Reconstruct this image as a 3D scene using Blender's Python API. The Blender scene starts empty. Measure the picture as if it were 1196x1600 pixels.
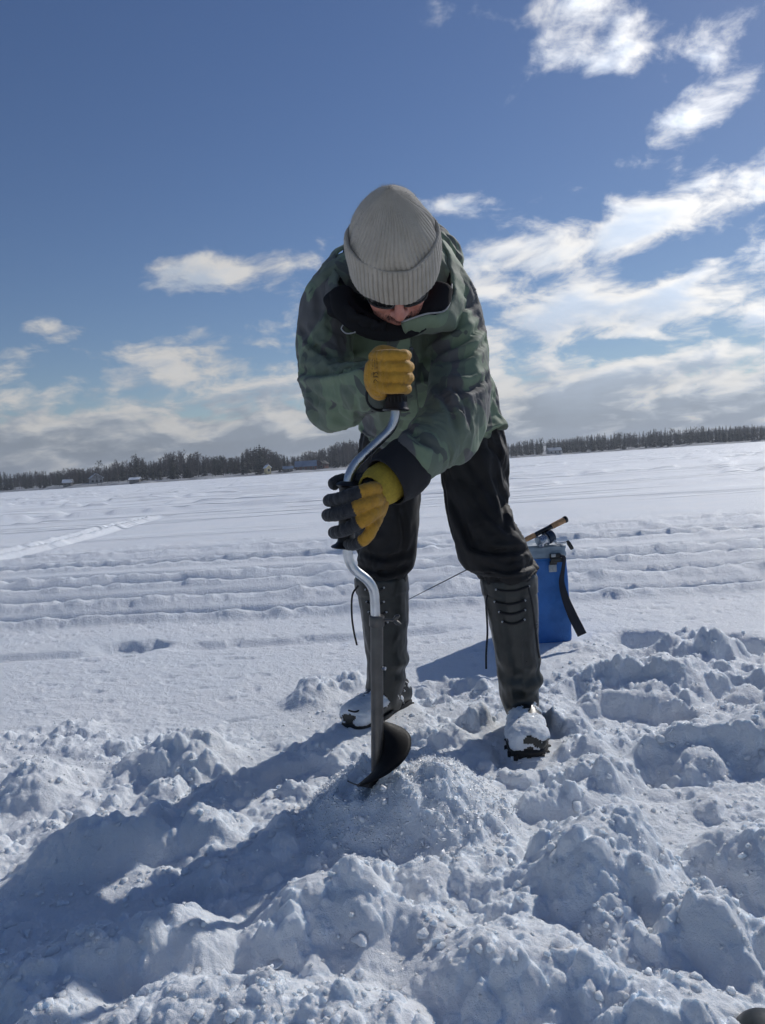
import bpy, bmesh, math, random
import numpy as np
from mathutils import Vector, Matrix

sc = bpy.context.scene
R = math.radians

# ------------------------------------------------------------------ camera
CAM_H, PITCH, ROLL = 0.82, 3.50, -3.83
FPX = 1180.0                                   # focal length in pixels of the 1196 x 1600 photograph
cam_d = bpy.data.cameras.new('camera')
cam = bpy.data.objects.new('camera', cam_d)
sc.collection.objects.link(cam)
cam_d.sensor_fit = 'VERTICAL'
cam_d.sensor_height = 36.0
cam_d.lens = 36.0 * FPX / 1600.0
cam_d.clip_start, cam_d.clip_end = 0.02, 20000
cam.matrix_world = Matrix.Translation((0, 0, CAM_H)) @ Matrix.Rotation(R(90 - PITCH), 4, 'X') @ Matrix.Rotation(R(ROLL), 4, 'Z')
sc.camera = cam
_cr = cam.matrix_world.to_3x3()

def at(px, py, Y):
    """the point of the place at depth Y (metres ahead) that the photograph shows at px, py"""
    d = _cr @ Vector(((px - 598) / FPX, (800 - py) / FPX, -1.0))
    return Vector((0, 0, CAM_H)) + d * (Y / d.y)

def on_ground(px, py, z=0.0):
    d = _cr @ Vector(((px - 598) / FPX, (800 - py) / FPX, -1.0))
    return Vector((0, 0, CAM_H)) + d * ((z - CAM_H) / d.z)

# ------------------------------------------------------------------ sun, sky, exposure
SUN_AZ, SUN_EL = 40.0, 34.0                     # degrees right of the view direction, above the horizon
SUN = Vector((math.sin(R(SUN_AZ)) * math.cos(R(SUN_EL)), math.cos(R(SUN_AZ)) * math.cos(R(SUN_EL)), math.sin(R(SUN_EL))))
ld = bpy.data.lights.new('sun', 'SUN')
ld.energy, ld.angle, ld.color = 4.6, R(0.55), (1.0, 0.965, 0.915)
lo = bpy.data.objects.new('sun', ld)
sc.collection.objects.link(lo)
lo.rotation_euler = (-SUN).to_track_quat('-Z', 'Y').to_euler()
lo.location = SUN * 50

sc.view_settings.view_transform = 'Standard'
sc.view_settings.look = 'None'
sc.view_settings.gamma = 1.0
sc.view_settings.use_curve_mapping = False
sc.view_settings.exposure = -0.68
sc.cycles.max_bounces = 8
sc.cycles.diffuse_bounces = 4
sc.cycles.glossy_bounces = 4
sc.cycles.transmission_bounces = 6
sc.cycles.transparent_max_bounces = 8
sc.cycles.caustics_reflective = False
sc.cycles.caustics_refractive = False
sc.cycles.use_denoising = True
sc.cycles.use_adaptive_sampling = True
sc.cycles.adaptive_threshold = 0.02

class N:
    """a node socket with arithmetic"""
    t = None
    def __init__(s, k): s.k = k
    @staticmethod
    def m(op, *a, clamp=False):
        n = N.t.nodes.new('ShaderNodeMath'); n.operation = op; n.use_clamp = clamp
        for i, v in enumerate(a):
            if isinstance(v, N): N.t.links.new(v.k, n.inputs[i])
            else: n.inputs[i].default_value = v
        return N(n.outputs[0])
    def __add__(s, o): return N.m('ADD', s, o)
    __radd__ = __add__
    def __mul__(s, o): return N.m('MULTIPLY', s, o)
    __rmul__ = __mul__
    def __sub__(s, o): return N.m('SUBTRACT', s, o)
    def __rsub__(s, o): return N.m('SUBTRACT', o, s)
    def __truediv__(s, o): return N.m('DIVIDE', s, o)
    def __pow__(s, o): return N.m('POWER', s, o)

def nnode(t, kind, ins=None, **props):
    n = t.nodes.new(kind)
    for k, v in props.items(): setattr(n, k, v)
    for k, v in (ins or {}).items():
        if isinstance(v, N): t.links.new(v.k, n.inputs[k])
        elif hasattr(v, 'is_output'): t.links.new(v, n.inputs[k])
        else: n.inputs[k].default_value = v
    return n

def smooth(x, a, b):
    n = N.t.nodes.new('ShaderNodeMapRange'); n.interpolation_type = 'SMOOTHSTEP'
    N.t.links.new(x.k, n.inputs['Value'])
    n.inputs['From Min'].default_value = a; n.inputs['From Max'].default_value = b
    return N(n.outputs['Result'])

def combine(x, y, z):
    n = N.t.nodes.new('ShaderNodeCombineXYZ')
    for i, v in enumerate((x, y, z)):
        if isinstance(v, N): N.t.links.new(v.k, n.inputs[i])
        else: n.inputs[i].default_value = v
    return N(n.outputs[0])

def noise(vec, scale, detail=4, rough=0.5, dist=0.0, lac=2.0, norm=True, dim='3D'):
    n = nnode(N.t, 'ShaderNodeTexNoise', {'Vector': vec, 'Scale': scale, 'Detail': detail, 'Roughness': rough, 'Distortion': dist, 'Lacunarity': lac})
    n.normalize = norm; n.noise_dimensions = dim
    return N(n.outputs[0])

def mixcol(f, a, b, mode='MIX'):
    n = N.t.nodes.new('ShaderNodeMix'); n.data_type = 'RGBA'; n.blend_type = mode
    for i, v in ((0, f), (6, a), (7, b)):
        if isinstance(v, N): N.t.links.new(v.k, n.inputs[i])
        elif i == 0: n.inputs[i].default_value = v
        else: n.inputs[i].default_value = (*v, 1.0) if len(v) == 3 else v
    return N(n.outputs[2])

world = bpy.data.worlds.new('World')
sc.world = world
world.use_nodes = True
world.cycles.sampling_method = 'MANUAL'; world.cycles.sample_map_resolution = 512
wt = world.node_tree
wt.nodes.clear()
N.t = wt
sky = nnode(wt, 'ShaderNodeTexSky', sky_type='NISHITA', sun_disc=False, sun_elevation=R(SUN_EL), sun_rotation=R(SUN_AZ), altitude=100.0, air_density=1.0, dust_density=0.12, ozone_density=3.0)
tc = nnode(wt, 'ShaderNodeTexCoord')
sep = nnode(wt, 'ShaderNodeSeparateXYZ', {'Vector': tc.outputs['Generated']})
dx, dy, dz = (N(sep.outputs[i]) for i in range(3))
DEG = 180 / math.pi
az = N.m('ARCTAN2', dx, dy) * DEG
el = N.m('ARCSINE', dz) * DEG

def blob(a, e, sa, se, slant=0.0, amp=1.0):
    """a patch of thicker cloud cover round azimuth a, elevation e (degrees)"""
    u = (az - a)
    v = (el - e) - u * slant
    return N.m('EXPONENT', (u * u * (-1 / (sa * sa))) - (v * v * (1 / (se * se)))) * amp

# cover of the cloud layer: broken banks to the right and low down, a clear dome to the left, fair-weather cloud elsewhere
cover = 0.0 * az + 0.05
for b in [(-22, 1.0, 60, 4.2, 0.0, 0.98),        # low grey bank along the left shore
          (-11.5, 8.8, 6.5, 1.9, 0.02, 0.38),       # loose cloud above it
          (-22, 10.7, 5.0, 0.9, 0.0, 0.20),
          (-11.3, 14.8, 4.0, 1.3, 0.0, 0.42),     # the small white cloud left of the hat
          (-4.8, 15.8, 2.8, 1.6, 0.25, 0.42),
          (7.0, 18.3, 1.8, 0.7, 0.1, 0.36),
          (20, 15.2, 14, 2.0, 0.13, 0.58),        # the broad bright banks on the right
          (19, 10.0, 14, 2.3, 0.04, 0.54),
          (22.9, 12.9, 3.4, 0.7, 0.05, -0.26),    # blue gaps
          (17.2, 7.2, 3.8, 0.7, 0.0, -0.28),
          (18, 3.0, 18, 3.4, 0.0, 0.58),
          (24.5, 21.4, 5.4, 1.2, 0.33, 0.34),     # torn streaks in the upper right
          (22, 25.8, 9.0, 1.9, -0.05, 0.32),
          (15, 28.8, 6.0, 1.4, 0.0, 0.34),
          (-9, 22.0, 20, 5.0, 0.0, -0.32),        # the clear dome
          (-6, 31.0, 14, 4.5, 0.0, -0.30),
          (13, 21.5, 6, 2.0, 0.2, -0.26),
          (-24, 13.2, 8, 1.8, 0.0, -0.2),
          (46, 11.0, 14, 6.0, 0.0, 0.36)]:
    cover = cover + blob(*b)

def cloud_q(x, y, z):
    k = z + 0.30
    return x / k, y / k
qx, qy = cloud_q(dx, dy, dz)
w1 = noise(combine(qx, qy, 0.0), 4.0, 2, 0.5, dim='2D')
w2 = w1 - 0.5
wx_, wy_ = qx + w2 * 0.12, qy - w2 * 0.10
n1 = noise(combine(wx_ + 3.1, wy_ * 1.05, 0.0), 4.6, 8, 0.58, dim='2D')
s_ = 0.050
rx_, ry_ = cloud_q(dx + SUN.x * s_, dy + SUN.y * s_, dz + SUN.z * s_)
n2 = noise(combine(rx_ + w2 * 0.12 + 3.1, (ry_ - w2 * 0.10) * 1.05, 0.0), 4.6, 4, 0.55, dim='2D')
dens = n1 + cover * 0.62 - 0.66
alpha = smooth(dens, -0.07, 0.19)
thick = smooth(n2 * 1.5 - 0.25 + cover * 0.45 - 0.66, -0.10, 0.36)
below = smooth(el, -1.0, 0.6)
alpha = alpha * below
sdot = N.m('MAXIMUM', dx * SUN.x + dy * SUN.y + dz * SUN.z, 0.0)
glow = (sdot ** 6.0) * 0.78 + 0.40               # forward scattering: cloud near the sun is brighter
low = 1.0 - smooth(el, 0.0, 11.0)                # towards the horizon the flat grey bases are seen
shade = (1.0 - thick * (0.18 + low * 0.38)) * (n1 * 0.5 + 0.76)
bright = glow * shade
CLOUD = 22.5
ccol = mixcol(thick, (CLOUD, CLOUD * 0.985, CLOUD * 0.96), (CLOUD * 0.80, CLOUD * 0.92, CLOUD * 1.10))
vs = nnode(wt, 'ShaderNodeVectorMath', {0: ccol, 'Scale': bright}, operation='SCALE')
hs = nnode(wt, 'ShaderNodeHueSaturation', {'Color': sky.outputs[0], 'Hue': 0.510, 'Saturation': 1.12, 'Value': 1.08})
skymix = mixcol(alpha * 0.96, N(hs.outputs[0]), N(vs.outputs[0]))
bg = nnode(wt, 'ShaderNodeBackground', {'Color': skymix, 'Strength': 0.096})
wo = nnode(wt, 'ShaderNodeOutputWorld', {'Surface': bg.outputs[0]})

# ------------------------------------------------------------------ materials
def mat(name):
    m = bpy.data.materials.new(name); m.use_nodes = True
    t = m.node_tree; N.t = t
    b = t.nodes['Principled BSDF']
    return m, t, b

def setp(b, **kw):
    names = {'col': 'Base Color', 'rough': 'Roughness', 'metal': 'Metallic', 'spec': 'Specular IOR Level', 'sss': 'Subsurface Weight',
             'sheen': 'Sheen Weight', 'sheen_rough': 'Sheen Roughness', 'trans': 'Transmission Weight', 'ior': 'IOR', 'coat': 'Coat Weight', 'coat_rough': 'Coat Roughness', 'alpha': 'Alpha'}
    for k, v in kw.items():
        i = b.inputs[names[k]]
        if isinstance(v, N): N.t.links.new(v.k, i)
        elif k == 'col': i.default_value = (*v, 1)
        else: i.default_value = v

def bump(b, h, strength=0.3, dist=0.01):
    n = nnode(N.t, 'ShaderNodeBump', {'Height': h, 'Strength': strength, 'Distance': dist})
    N.t.links.new(n.outputs[0], b.inputs['Normal'])

def opos():
    return N(nnode(N.t, 'ShaderNodeTexCoord').outputs['Object'])

def simple(name, col, rough=0.6, metal=0.0, nscale=60, var=0.15, bstr=0.15, bdist=0.002, spec=0.5, **kw):
    """a plain material with slight colour variation and fine relief"""
    m, t, b = mat(name)
    p = opos()
    n = noise(p, nscale, 6, 0.6)
    c = mixcol(smooth(n, 0.3, 0.7), tuple(x * (1 - var) for x in col), tuple(min(1, x * (1 + var)) for x in col))
    setp(b, col=c, rough=smooth(n, 0.0, 1.0) * 0.2 + (rough - 0.1), metal=metal, spec=spec, **kw)
    if bstr: bump(b, noise(p, nscale * 4, 4, 0.6), bstr, bdist)
    return m

# ------------------------------------------------------------------ objects
col = sc.collection
def tag(o, label=None, cat=None, group=None, kind=None):
    if label: o['label'] = label
    if cat: o['category'] = cat
    if group: o['group'] = group
    if kind: o['kind'] = kind
    return o

def link(name, me, material=None, parent=None):
    o = bpy.data.objects.new(name, me)
    col.objects.link(o)
    if material is not None and me is not None:
        me.materials.clear(); me.materials.append(material)
    if parent is not None:
        o.parent = parent
        if parent.parent is None:
            o.matrix_parent_inverse = Matrix.Translation(-parent.location)
    return o

def empty(name, loc):
    o = bpy.data.objects.new(name, None)
    o.empty_display_size = 0.1
    o.location = loc
    col.objects.link(o)
    return o

def mesh_np(name, V, F, smooth_=True):
    """V (n,3), F (m,k) with k = 3 or 4, or a list of faces"""
    me = bpy.data.meshes.new(name)
    V = np.asarray(V, dtype=np.float32)
    if isinstance(F, np.ndarray):
        k = F.shape[1]
        me.vertices.add(len(V)); me.vertices.foreach_set('co', V.ravel())
        me.loops.add(F.size); me.loops.foreach_set('vertex_index', F.astype(np.int32).ravel())
        me.polygons.add(len(F))
        me.polygons.foreach_set('loop_start', np.arange(0, F.size, k, dtype=np.int32))
        try: me.polygons.foreach_set('loop_total', np.full(len(F), k, dtype=np.int32))
        except Exception: pass
        me.update(calc_edges=True)
    else:
        me.from_pydata([tuple(map(float, v)) for v in V], [], F)
        me.update()
    if smooth_:
        me.polygons.foreach_set('use_smooth', np.ones(len(me.polygons), dtype=bool))
    return me

class MB:
    """collects shapes for one mesh"""
    def __init__(s): s.V, s.F = [], []
    def add(s, V, F):
        o = len(s.V)
        s.V += [tuple(v) for v in V]; s.F += [tuple(i + o for i in f) for f in F]
    def box(s, c, h, M=None):
        vs = []
        for sx in (-1, 1):
            for sy in (-1, 1):
                for sz in (-1, 1):
                    v = Vector((sx * h[0], sy * h[1], sz * h[2]))
                    if M is not None: v = M @ v
                    vs.append(v + Vector(c))
        s.add(vs, [(0, 1, 3, 2), (4, 6, 7, 5), (0, 4, 5, 1), (2, 3, 7, 6), (0, 2, 6, 4), (1, 5, 7, 3)])
    def tube(s, pts, rad, n=12, caps=True):
        pts = [Vector(p) for p in pts]
        if not hasattr(rad, '__len__'): rad = [rad] * len(pts)
        V, F = [], []
        fr = None
        for i, p in enumerate(pts):
            t = (pts[min(i + 1, len(pts) - 1)] - pts[max(i - 1, 0)]).normalized()
            if fr is None:
                a = Vector((0, 0, 1)) if abs(t.z) < 0.9 else Vector((1, 0, 0))
                fr = t.cross(a).normalized()
            fr = (fr - t * fr.dot(t)).normalized()
            b = t.cross(fr)
            for k in range(n):
                an = 2 * math.pi * k / n
                V.append(p + (fr * math.cos(an) + b * math.sin(an)) * rad[i])
        for i in range(len(pts) - 1):
            for k in range(n):
                F.append((i * n + k, i * n + (k + 1) % n, (i + 1) * n + (k + 1) % n, (i + 1) * n + k))
        if caps:
            F.append(tuple(range(n - 1, -1, -1))); F.append(tuple((len(pts) - 1) * n + k for k in range(n)))
        s.add(V, F)
    def build(s, name, m, parent=None, sm=True, bevel=0.0, seg=2):
        me = bpy.data.meshes.new(name)
        me.from_pydata(s.V, [], s.F); me.update()
        if bevel:
            bm = bmesh.new(); bm.from_mesh(me)
            es = [e for e in bm.edges if len(e.link_faces) == 2 and e.calc_face_angle(0) > 0.5]
            bmesh.ops.bevel(bm, geom=es, offset=bevel, segments=seg, affect='EDGES', profile=0.5, clamp_overlap=True)
            bm.to_mesh(me); bm.free()
        if sm:
            bm = bmesh.new(); bm.from_mesh(me)
            for f in bm.faces: f.smooth = True
            for e in bm.edges:
                if len(e.link_faces) == 2 and e.calc_face_angle(0) > 0.7: e.smooth = False
            bm.to_mesh(me); bm.free()
        return link(name, me, m, parent)

def catmull(pts, n=8):
    """a smooth path through points (tuples of any length)"""
    P = [np.array(p, dtype=float) for p in pts]
    P = [2 * P[0] - P[1]] + P + [2 * P[-1] - P[-2]]
    out = []
    for i in range(1, len(P) - 2):
        for k in range(n):
            t = k / n
            a, b, c, d = P[i - 1], P[i], P[i + 1], P[i + 2]
            out.append(0.5 * (2 * b + (c - a) * t + (2 * a - 5 * b + 4 * c - d) * t * t + (3 * b - a - 3 * c + d) * t ** 3))
    out.append(P[-2])
    return out

# ------------------------------------------------------------------ numpy noise
_rs = np.random.RandomState(7)
_GA = (_rs.rand(256, 256) * 2 * np.pi).astype(np.float32)
_GX, _GY = np.cos(_GA).ravel(), np.sin(_GA).ravel()
_U = [_rs.rand(65536).astype(np.float32) for _ in range(4)]

def vnoise(x, y, seed=0):
    x = np.asarray(x, np.float32); y = np.asarray(y, np.float32)
    fx0, fy0 = np.floor(x), np.floor(y)
    ix = (fx0.astype(np.int32) + seed * 57) & 255; iy = (fy0.astype(np.int32) + seed * 131) & 255
    fx, fy = x - fx0, y - fy0
    ux, uy = fx * fx * (3 - 2 * fx), fy * fy * (3 - 2 * fy)
    ix1, iy1 = (ix + 1) & 255, (iy + 1) & 255
    k = (ix << 8) | iy
    a = _GX[k] * fx + _GY[k] * fy
    k = (ix1 << 8) | iy
    b = _GX[k] * (fx - 1) + _GY[k] * fy
    a += (b - a) * ux
    k = (ix << 8) | iy1
    c = _GX[k] * fx + _GY[k] * (fy - 1)
    k = (ix1 << 8) | iy1
    d = _GX[k] * (fx - 1) + _GY[k] * (fy - 1)
    c += (d - c) * ux
    return (a + (c - a) * uy) * 1.5

def fbm(x, y, octv=4, seed=0, gain=0.5, lac=2.03):
    r, a, t = 0.0, 1.0, 0.0
    for o in range(octv):
        r = r + a * vnoise(x, y, seed + o * 17); t += a
        x, y, a = x * lac + 3.1, y * lac + 1.7, a * gain
    return r / t

def lumps(x, y, cell, seed=0, fill=0.85, rmin=0.35, rmax=0.72):
    """rounded clods: union of half balls, one per cell, height in units of one cell"""
    gx, gy = np.asarray(x, np.float32) / cell, np.asarray(y, np.float32) / cell
    fx0, fy0 = np.floor(gx), np.floor(gy)
    fx, fy = gx - fx0, gy - fy0
    ix, iy = fx0.astype(np.int32) + seed * 57, fy0.astype(np.int32) + seed * 131
    R2 = (rmin + (rmax - rmin) * _U[2] ** 1.5) ** 2 * (_U[3] < fill)
    best = np.zeros_like(gx)
    for dx_ in (-1, 0, 1):
        for dy_ in (-1, 0, 1):
            k = (((ix + dx_) & 255) << 8) | ((iy + dy_) & 255)
            ex = _U[0][k] + (dx_ - fx); ey = _U[1][k] + (dy_ - fy)
            np.maximum(best, R2[k] - ex * ex - ey * ey, out=best)
    return np.sqrt(best)

def sstep(x, a, b):
    t = np.clip((x - a) / (b - a), 0, 1)
    return t * t * (3 - 2 * t)
# ------------------------------------------------------------------ the snow-covered lake
def snow_material():
    m, t, b = mat('snow')
    p = opos()
    big = noise(p, 1.4, 4, 0.55)
    c = mixcol(smooth(big, 0.35, 0.65), (0.865, 0.910, 0.958), (0.90, 0.932, 0.968))
    g1 = noise(p, 95, 5, 0.72)
    g2 = noise(p, 420, 3, 0.7)
    # wind streaks far out on the ice, long across the view
    sp = nnode(t, 'ShaderNodeSeparateXYZ', {'Vector': p})
    X, Y = N(sp.outputs[0]), N(sp.outputs[1])
    far = smooth(Y, 8.0, 16.0)
    st = noise(combine(X * 0.05 + Y * 0.02, Y * 0.42, 0.0), 1.0, 6, 0.62)
    ridge = smooth(st, 0.50, 0.60)
    g0 = noise(p, 34, 4, 0.65)
    h = g0 * 0.016 + g1 * 0.013 + g2 * 0.006 + far * ridge * 0.30
    setp(b, col=c, rough=0.62, spec=0.25, sss=1.0)
    b.subsurface_method = 'BURLEY'
    b.inputs['Subsurface Radius'].default_value = (0.6, 0.8, 1.0)
    b.inputs['Subsurface Scale'].default_value = 0.011
    bump(b, h, 0.72, 1.0)
    # tiny crystal faces, each with its own tilt, that glint in the sun
    vo = nnode(t, 'ShaderNodeTexVoronoi', {'Vector': p, 'Scale': 430.0})
    v1 = nnode(t, 'ShaderNodeVectorMath', {0: vo.outputs['Color'], 1: (0.5, 0.5, 0.5)}, operation='SUBTRACT')
    v2 = nnode(t, 'ShaderNodeVectorMath', {0: v1.outputs[0], 'Scale': 1.5}, operation='SCALE')
    ge = nnode(t, 'ShaderNodeNewGeometry')
    v3 = nnode(t, 'ShaderNodeVectorMath', {0: v2.outputs[0], 1: ge.outputs['Normal']}, operation='ADD')
    v4 = nnode(t, 'ShaderNodeVectorMath', {0: v3.outputs[0]}, operation='NORMALIZE')
    t.links.new(v4.outputs[0], b.inputs['Coat Normal'])
    setp(b, coat=0.07, coat_rough=0.18)
    return m
M_snow = snow_material()

MOUNDS = []     # x, y, rx, ry, height, turn
def mound(px, py, z, wpx, depth, h, turn=0.0):
    g = on_ground(px, py, z)
    MOUNDS.append((g.x, g.y, wpx * g.y / FPX, depth, h, turn))

# heap of auger shavings, and the turned-up snow around it (centre px, py at height z; half width px; half depth m; height m)
mound(628, 1200, 0.125, 190, 0.25, 0.160)
mound(660, 1270, 0.06, 110, 0.12, 0.035)
mound(955, 1335, 0.07, 150, 0.17, 0.125, -0.3)
mound(1010, 1300, 0.07, 60, 0.07, 0.03)
mound(300, 1165, 0.06, 95, 0.14, 0.095)
mound(290, 1140, 0.10, 38, 0.05, 0.05)
mound(225, 1180, 0.05, 70, 0.10, 0.05)
mound(60, 1215, 0.04, 90, 0.16, 0.075)
mound(170, 1300, 0.06, 150, 0.11, 0.105, 0.35)
mound(330, 1290, 0.03, 80, 0.08, 0.045)
mound(130, 1460, 0.08, 230, 0.10, 0.085, 0.45)
mound(295, 1395, 0.10, 95, 0.09, 0.070)
mound(520, 1415, 0.05, 130, 0.12, 0.085)
mound(640, 1430, 0.03, 90, 0.08, 0.03)
mound(340, 1530, 0.08, 210, 0.13, 0.070)
mound(560, 1575, 0.05, 160, 0.10, 0.055)
mound(60, 1575, 0.05, 120, 0.10, 0.06)
mound(800, 1500, 0.03, 170, 0.12, 0.050)
mound(1110, 1440, 0.05, 110, 0.10, 0.085)
mound(960, 1450, 0.03, 80, 0.07, 0.05)
mound(1050, 1560, 0.04, 150, 0.10, 0.05)
mound(1160, 1325, 0.04, 100, 0.15, 0.085)
mound(1110, 1150, 0.08, 130, 0.16, 0.105, 0.3)
mound(1190, 1130, 0.08, 90, 0.20, 0.10)
mound(930, 1195, 0.04, 80, 0.12, 0.060)
mound(880, 1120, 0.04, 45, 0.09, 0.055)
mound(905, 1155, 0.04, 50, 0.09, 0.045)
mound(738, 1122, 0.03, 40, 0.09, 0.050)
mound(705, 1150, 0.03, 40, 0.06, 0.03)
mound(880, 1245, 0.03, 90, 0.06, 0.04)
mound(490, 1075, 0.04, 60, 0.16, 0.055)
mound(545, 1062, 0.04, 34, 0.10, 0.05)
mound(1010, 1060, 0.03, 170, 0.20, 0.075, 0.05)
mound(1120, 1000, 0.06, 40, 0.13, 0.09)
mound(1060, 1010, 0.03, 70, 0.08, 0.045, -0.2)
mound(1180, 1060, 0.05, 60, 0.14, 0.06)
mound(450, 1290, 0.02, 60, 0.10, 0.03)
PITS = []
def pit(px, py, wpx, depth, h, z=0.0):
    g = on_ground(px, py, z)
    PITS.append((g.x, g.y, wpx * g.y / FPX, depth, h))
pit(1000, 1000, 60, 0.16, 0.075)
pit(1175, 1010, 50, 0.22, 0.080)
pit(1000, 1120, 120, 0.11, 0.055)
pit(1160, 1090, 60, 0.13, 0.06)
pit(950, 1085, 90, 0.10, 0.045)
pit(1090, 1215, 120, 0.10, 0.05)
pit(700, 1085, 60, 0.14, 0.03)
pit(200, 1012, 75, 0.14, 0.05)
pit(590, 1140, 60, 0.10, 0.02)
pit(820, 1180, 50, 0.16, 0.03)
pit(470, 1215, 90, 0.10, 0.04)
pit(300, 1400, 90, 0.05, 0.03)
pit(572, 1226, 48, 0.075, 0.034, 0.10)

def ground_height(x, y):
    r = np.hypot(x, y)
    rlist = r[:, 0]
    # where the snow is trodden and dug up
    wob = fbm(x * 1.3, y * 1.3, 3, 50) * 0.55
    edge_y = np.where(x < 0.1, 2.46 + 0.22 * sstep(x, -0.5, -0.1) + 0.10 * np.clip(x + 1.2, 0, 3), 2.86 + 0.36 * sstep(x, 0.35, 0.9))
    dug = sstep(edge_y + wob - y, -0.12, 0.30)
    dug = np.where(y < -1.5, dug * sstep(y, -4, -1.5), dug)
    z = 0.012 * fbm(x * 0.35, y * 0.35, 3, 3) + 0.006 * fbm(x * 1.7, y * 1.7, 3, 5)
    wx = x + 0.055 * fbm(x * 5, y * 5, 3, 21); wy = y + 0.055 * fbm(x * 5, y * 5, 3, 22)
    mm = np.zeros_like(x); ice = np.zeros_like(x)
    for i, (mx, my, rx, ry, h, tn) in enumerate(MOUNDS):
        rows = np.abs(rlist - math.hypot(mx, my)) < max(rx, ry) * 1.2 + 0.12
        sl = slice(int(np.argmax(rows)), int(len(rows) - np.argmax(rows[::-1])))
        ddx, ddy = wx[sl] - mx, wy[sl] - my
        ca, sa = math.cos(tn), math.sin(tn)
        u, v = (ddx * ca + ddy * sa) / rx, (-ddx * sa + ddy * ca) / ry
        d = np.sqrt(u * u + v * v)
        f = 1 - sstep(d, 0.22, 1.12)
        mm[sl] = np.maximum(mm[sl], h * f) + 0.22 * np.minimum(mm[sl], h * f)
        if i < 2: ice[sl] = np.maximum(ice[sl], 1 - sstep(d, 0.7, 1.1))
    pp = np.zeros_like(x)
    for (mx, my, rx, ry, h) in PITS:
        rows = np.abs(rlist - math.hypot(mx, my)) < max(rx, ry) * 1.2 + 0.12
        sl = slice(int(np.argmax(rows)), int(len(rows) - np.argmax(rows[::-1])))
        d = np.sqrt(((wx[sl] - mx) / rx) ** 2 + ((wy[sl] - my) / ry) ** 2)
        pp[sl] = np.maximum(pp[sl], h * (1 - sstep(d, 0.55, 1.05)))
    mm = mm * 0.86
    z = z + mm - pp
    # clods: balls upon balls, rougher where the snow is dug up
    act = dug * (0.45 + 0.55 * sstep(fbm(x * 2.2, y * 2.2, 3, 31), -0.30, 0.30))
    act = np.maximum(act, 0.8 * sstep(mm, 0.008, 0.03))
    wx2 = x + 0.026 * fbm(x * 12, y * 12, 3, 41); wy2 = y + 0.026 * fbm(x * 12, y * 12, 3, 42)
    l1 = lumps(wx2, wy2, 0.165, 61, 0.72, .3, .75) * 0.165
    l2 = lumps(wx2, wy2, 0.078, 62, 0.66, .2, .78) * 0.078
    wx3 = x + 0.013 * fbm(x * 34, y * 34, 3, 43); wy3 = y + 0.013 * fbm(x * 34, y * 34, 3, 44)
    l3 = lumps(wx3, wy3, 0.036, 63, 0.48, .15, .80) * 0.036
    l4 = lumps(wx3, wy3, 0.0165, 64, 0.55, .15, .80) * 0.0165
    near = 1 - sstep(r, 4.5, 7.0)
    rough2 = sstep(fbm(x * 3.1, y * 3.1, 3, 71), -0.20, 0.30)
    rough3 = sstep(fbm(x * 7.1, y * 7.1, 3, 72), -0.25, 0.25)
    k_ice = 1 - 0.8 * ice
    z = z + act * k_ice * (0.27 * l1 + 0.64 * l2 * (0.35 + 0.65 * rough2)) + 0.90 * l3 * (0.12 + 0.88 * rough3) * act + 0.08 * l3 * near + l4 * (0.66 * act * (0.3 + 0.7 * rough2) + 0.14 * near)
    z = z + 0.010 * act * fbm(x * 18, y * 18, 4, 33, 0.6)
    # crusted, slightly pitted surface of the untouched snow
    z = z + (1 - dug) * near * (0.004 * fbm(x * 11, y * 16, 4, 34, 0.6) - 0.010 * sstep(fbm(x * 6, y * 13, 3, 35), 0.22, 0.5))
    # sledge tracks across the view
    yc = y + 0.07 * x + 0.05 * np.sin(x * 0.5 + 1.0) + 0.015 * fbm(x * 1.0, y * 0.2, 2, 81)
    for (c, w, dpt, sd) in [(4.52, 0.12, 0.105, 1), (5.24, 0.20, 0.145, 2), (5.86, 0.11, 0.10, 4), (6.45, 0.17, 0.13, 5), (7.25, 0.12, 0.09, 6), (7.75, 0.17, 0.10, 7), (8.65, 0.20, 0.10, 9)]:
        k = yc - c - 0.04 * fbm(x * 0.8, x * 0 + sd, 2, 90 + sd)
        live = 0.70 + 0.30 * sstep(fbm(x * 0.7 + sd * 5.0, x * 0 + sd, 2, 95), -0.35, 0.1)
        z = z - dpt * live * np.exp(-(k / w) ** 4) + 0.55 * dpt * live * np.exp(-((k + w * 1.75) / (w * 0.6)) ** 2) * (0.75 + 0.6 * fbm(x * 6, y * 6, 3, 99))
    band = sstep(yc, 6.6, 7.4) * (1 - sstep(yc, 9.2, 10.0))
    band2 = sstep(yc, 4.95, 5.1) * (1 - sstep(yc, 5.75, 6.0)) * sstep(fbm(x * 0.9, y * 0.9, 2, 101), -0.15, 0.3)
    tr = np.maximum(band, 0.8 * band2)
    z = z + tr * (0.035 * fbm(x * 2.0, y * 4.0, 4, 102, 0.6) + 0.20 * lumps(x, y, 0.20, 103, 0.4) * 0.20 * sstep(fbm(x * 1.2, y * 1.2, 2, 104), 0.0, 0.35))
    # the single track that leads off to the left, and faint curved one in front
    for (xo, w, dpt) in [(-5.15, 0.11, 0.05), (-4.75, 0.16, 0.06)]:
        k = x - xo + 0.05 * (y - 12) + 0.05 * np.sin(y * 0.9)
        live = sstep(y, 8.6, 9.3) * (1 - sstep(y, 17.0, 18.2))
        z = z + live * (-dpt * np.exp(-(k / w) ** 4) + dpt * 0.7 * np.exp(-((k + w * 1.9) / (w * 0.8)) ** 2) * (0.7 + 0.9 * fbm(x * 5, y * 3, 3, 111)))
    k = y - (3.62 + 0.10 * (x + 0.4) ** 2)
    z = z - 0.030 * np.exp(-(k / 0.07) ** 4) * sstep(x, -1.15, -0.9) * (1 - sstep(x, 0.15, 0.4))
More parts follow.
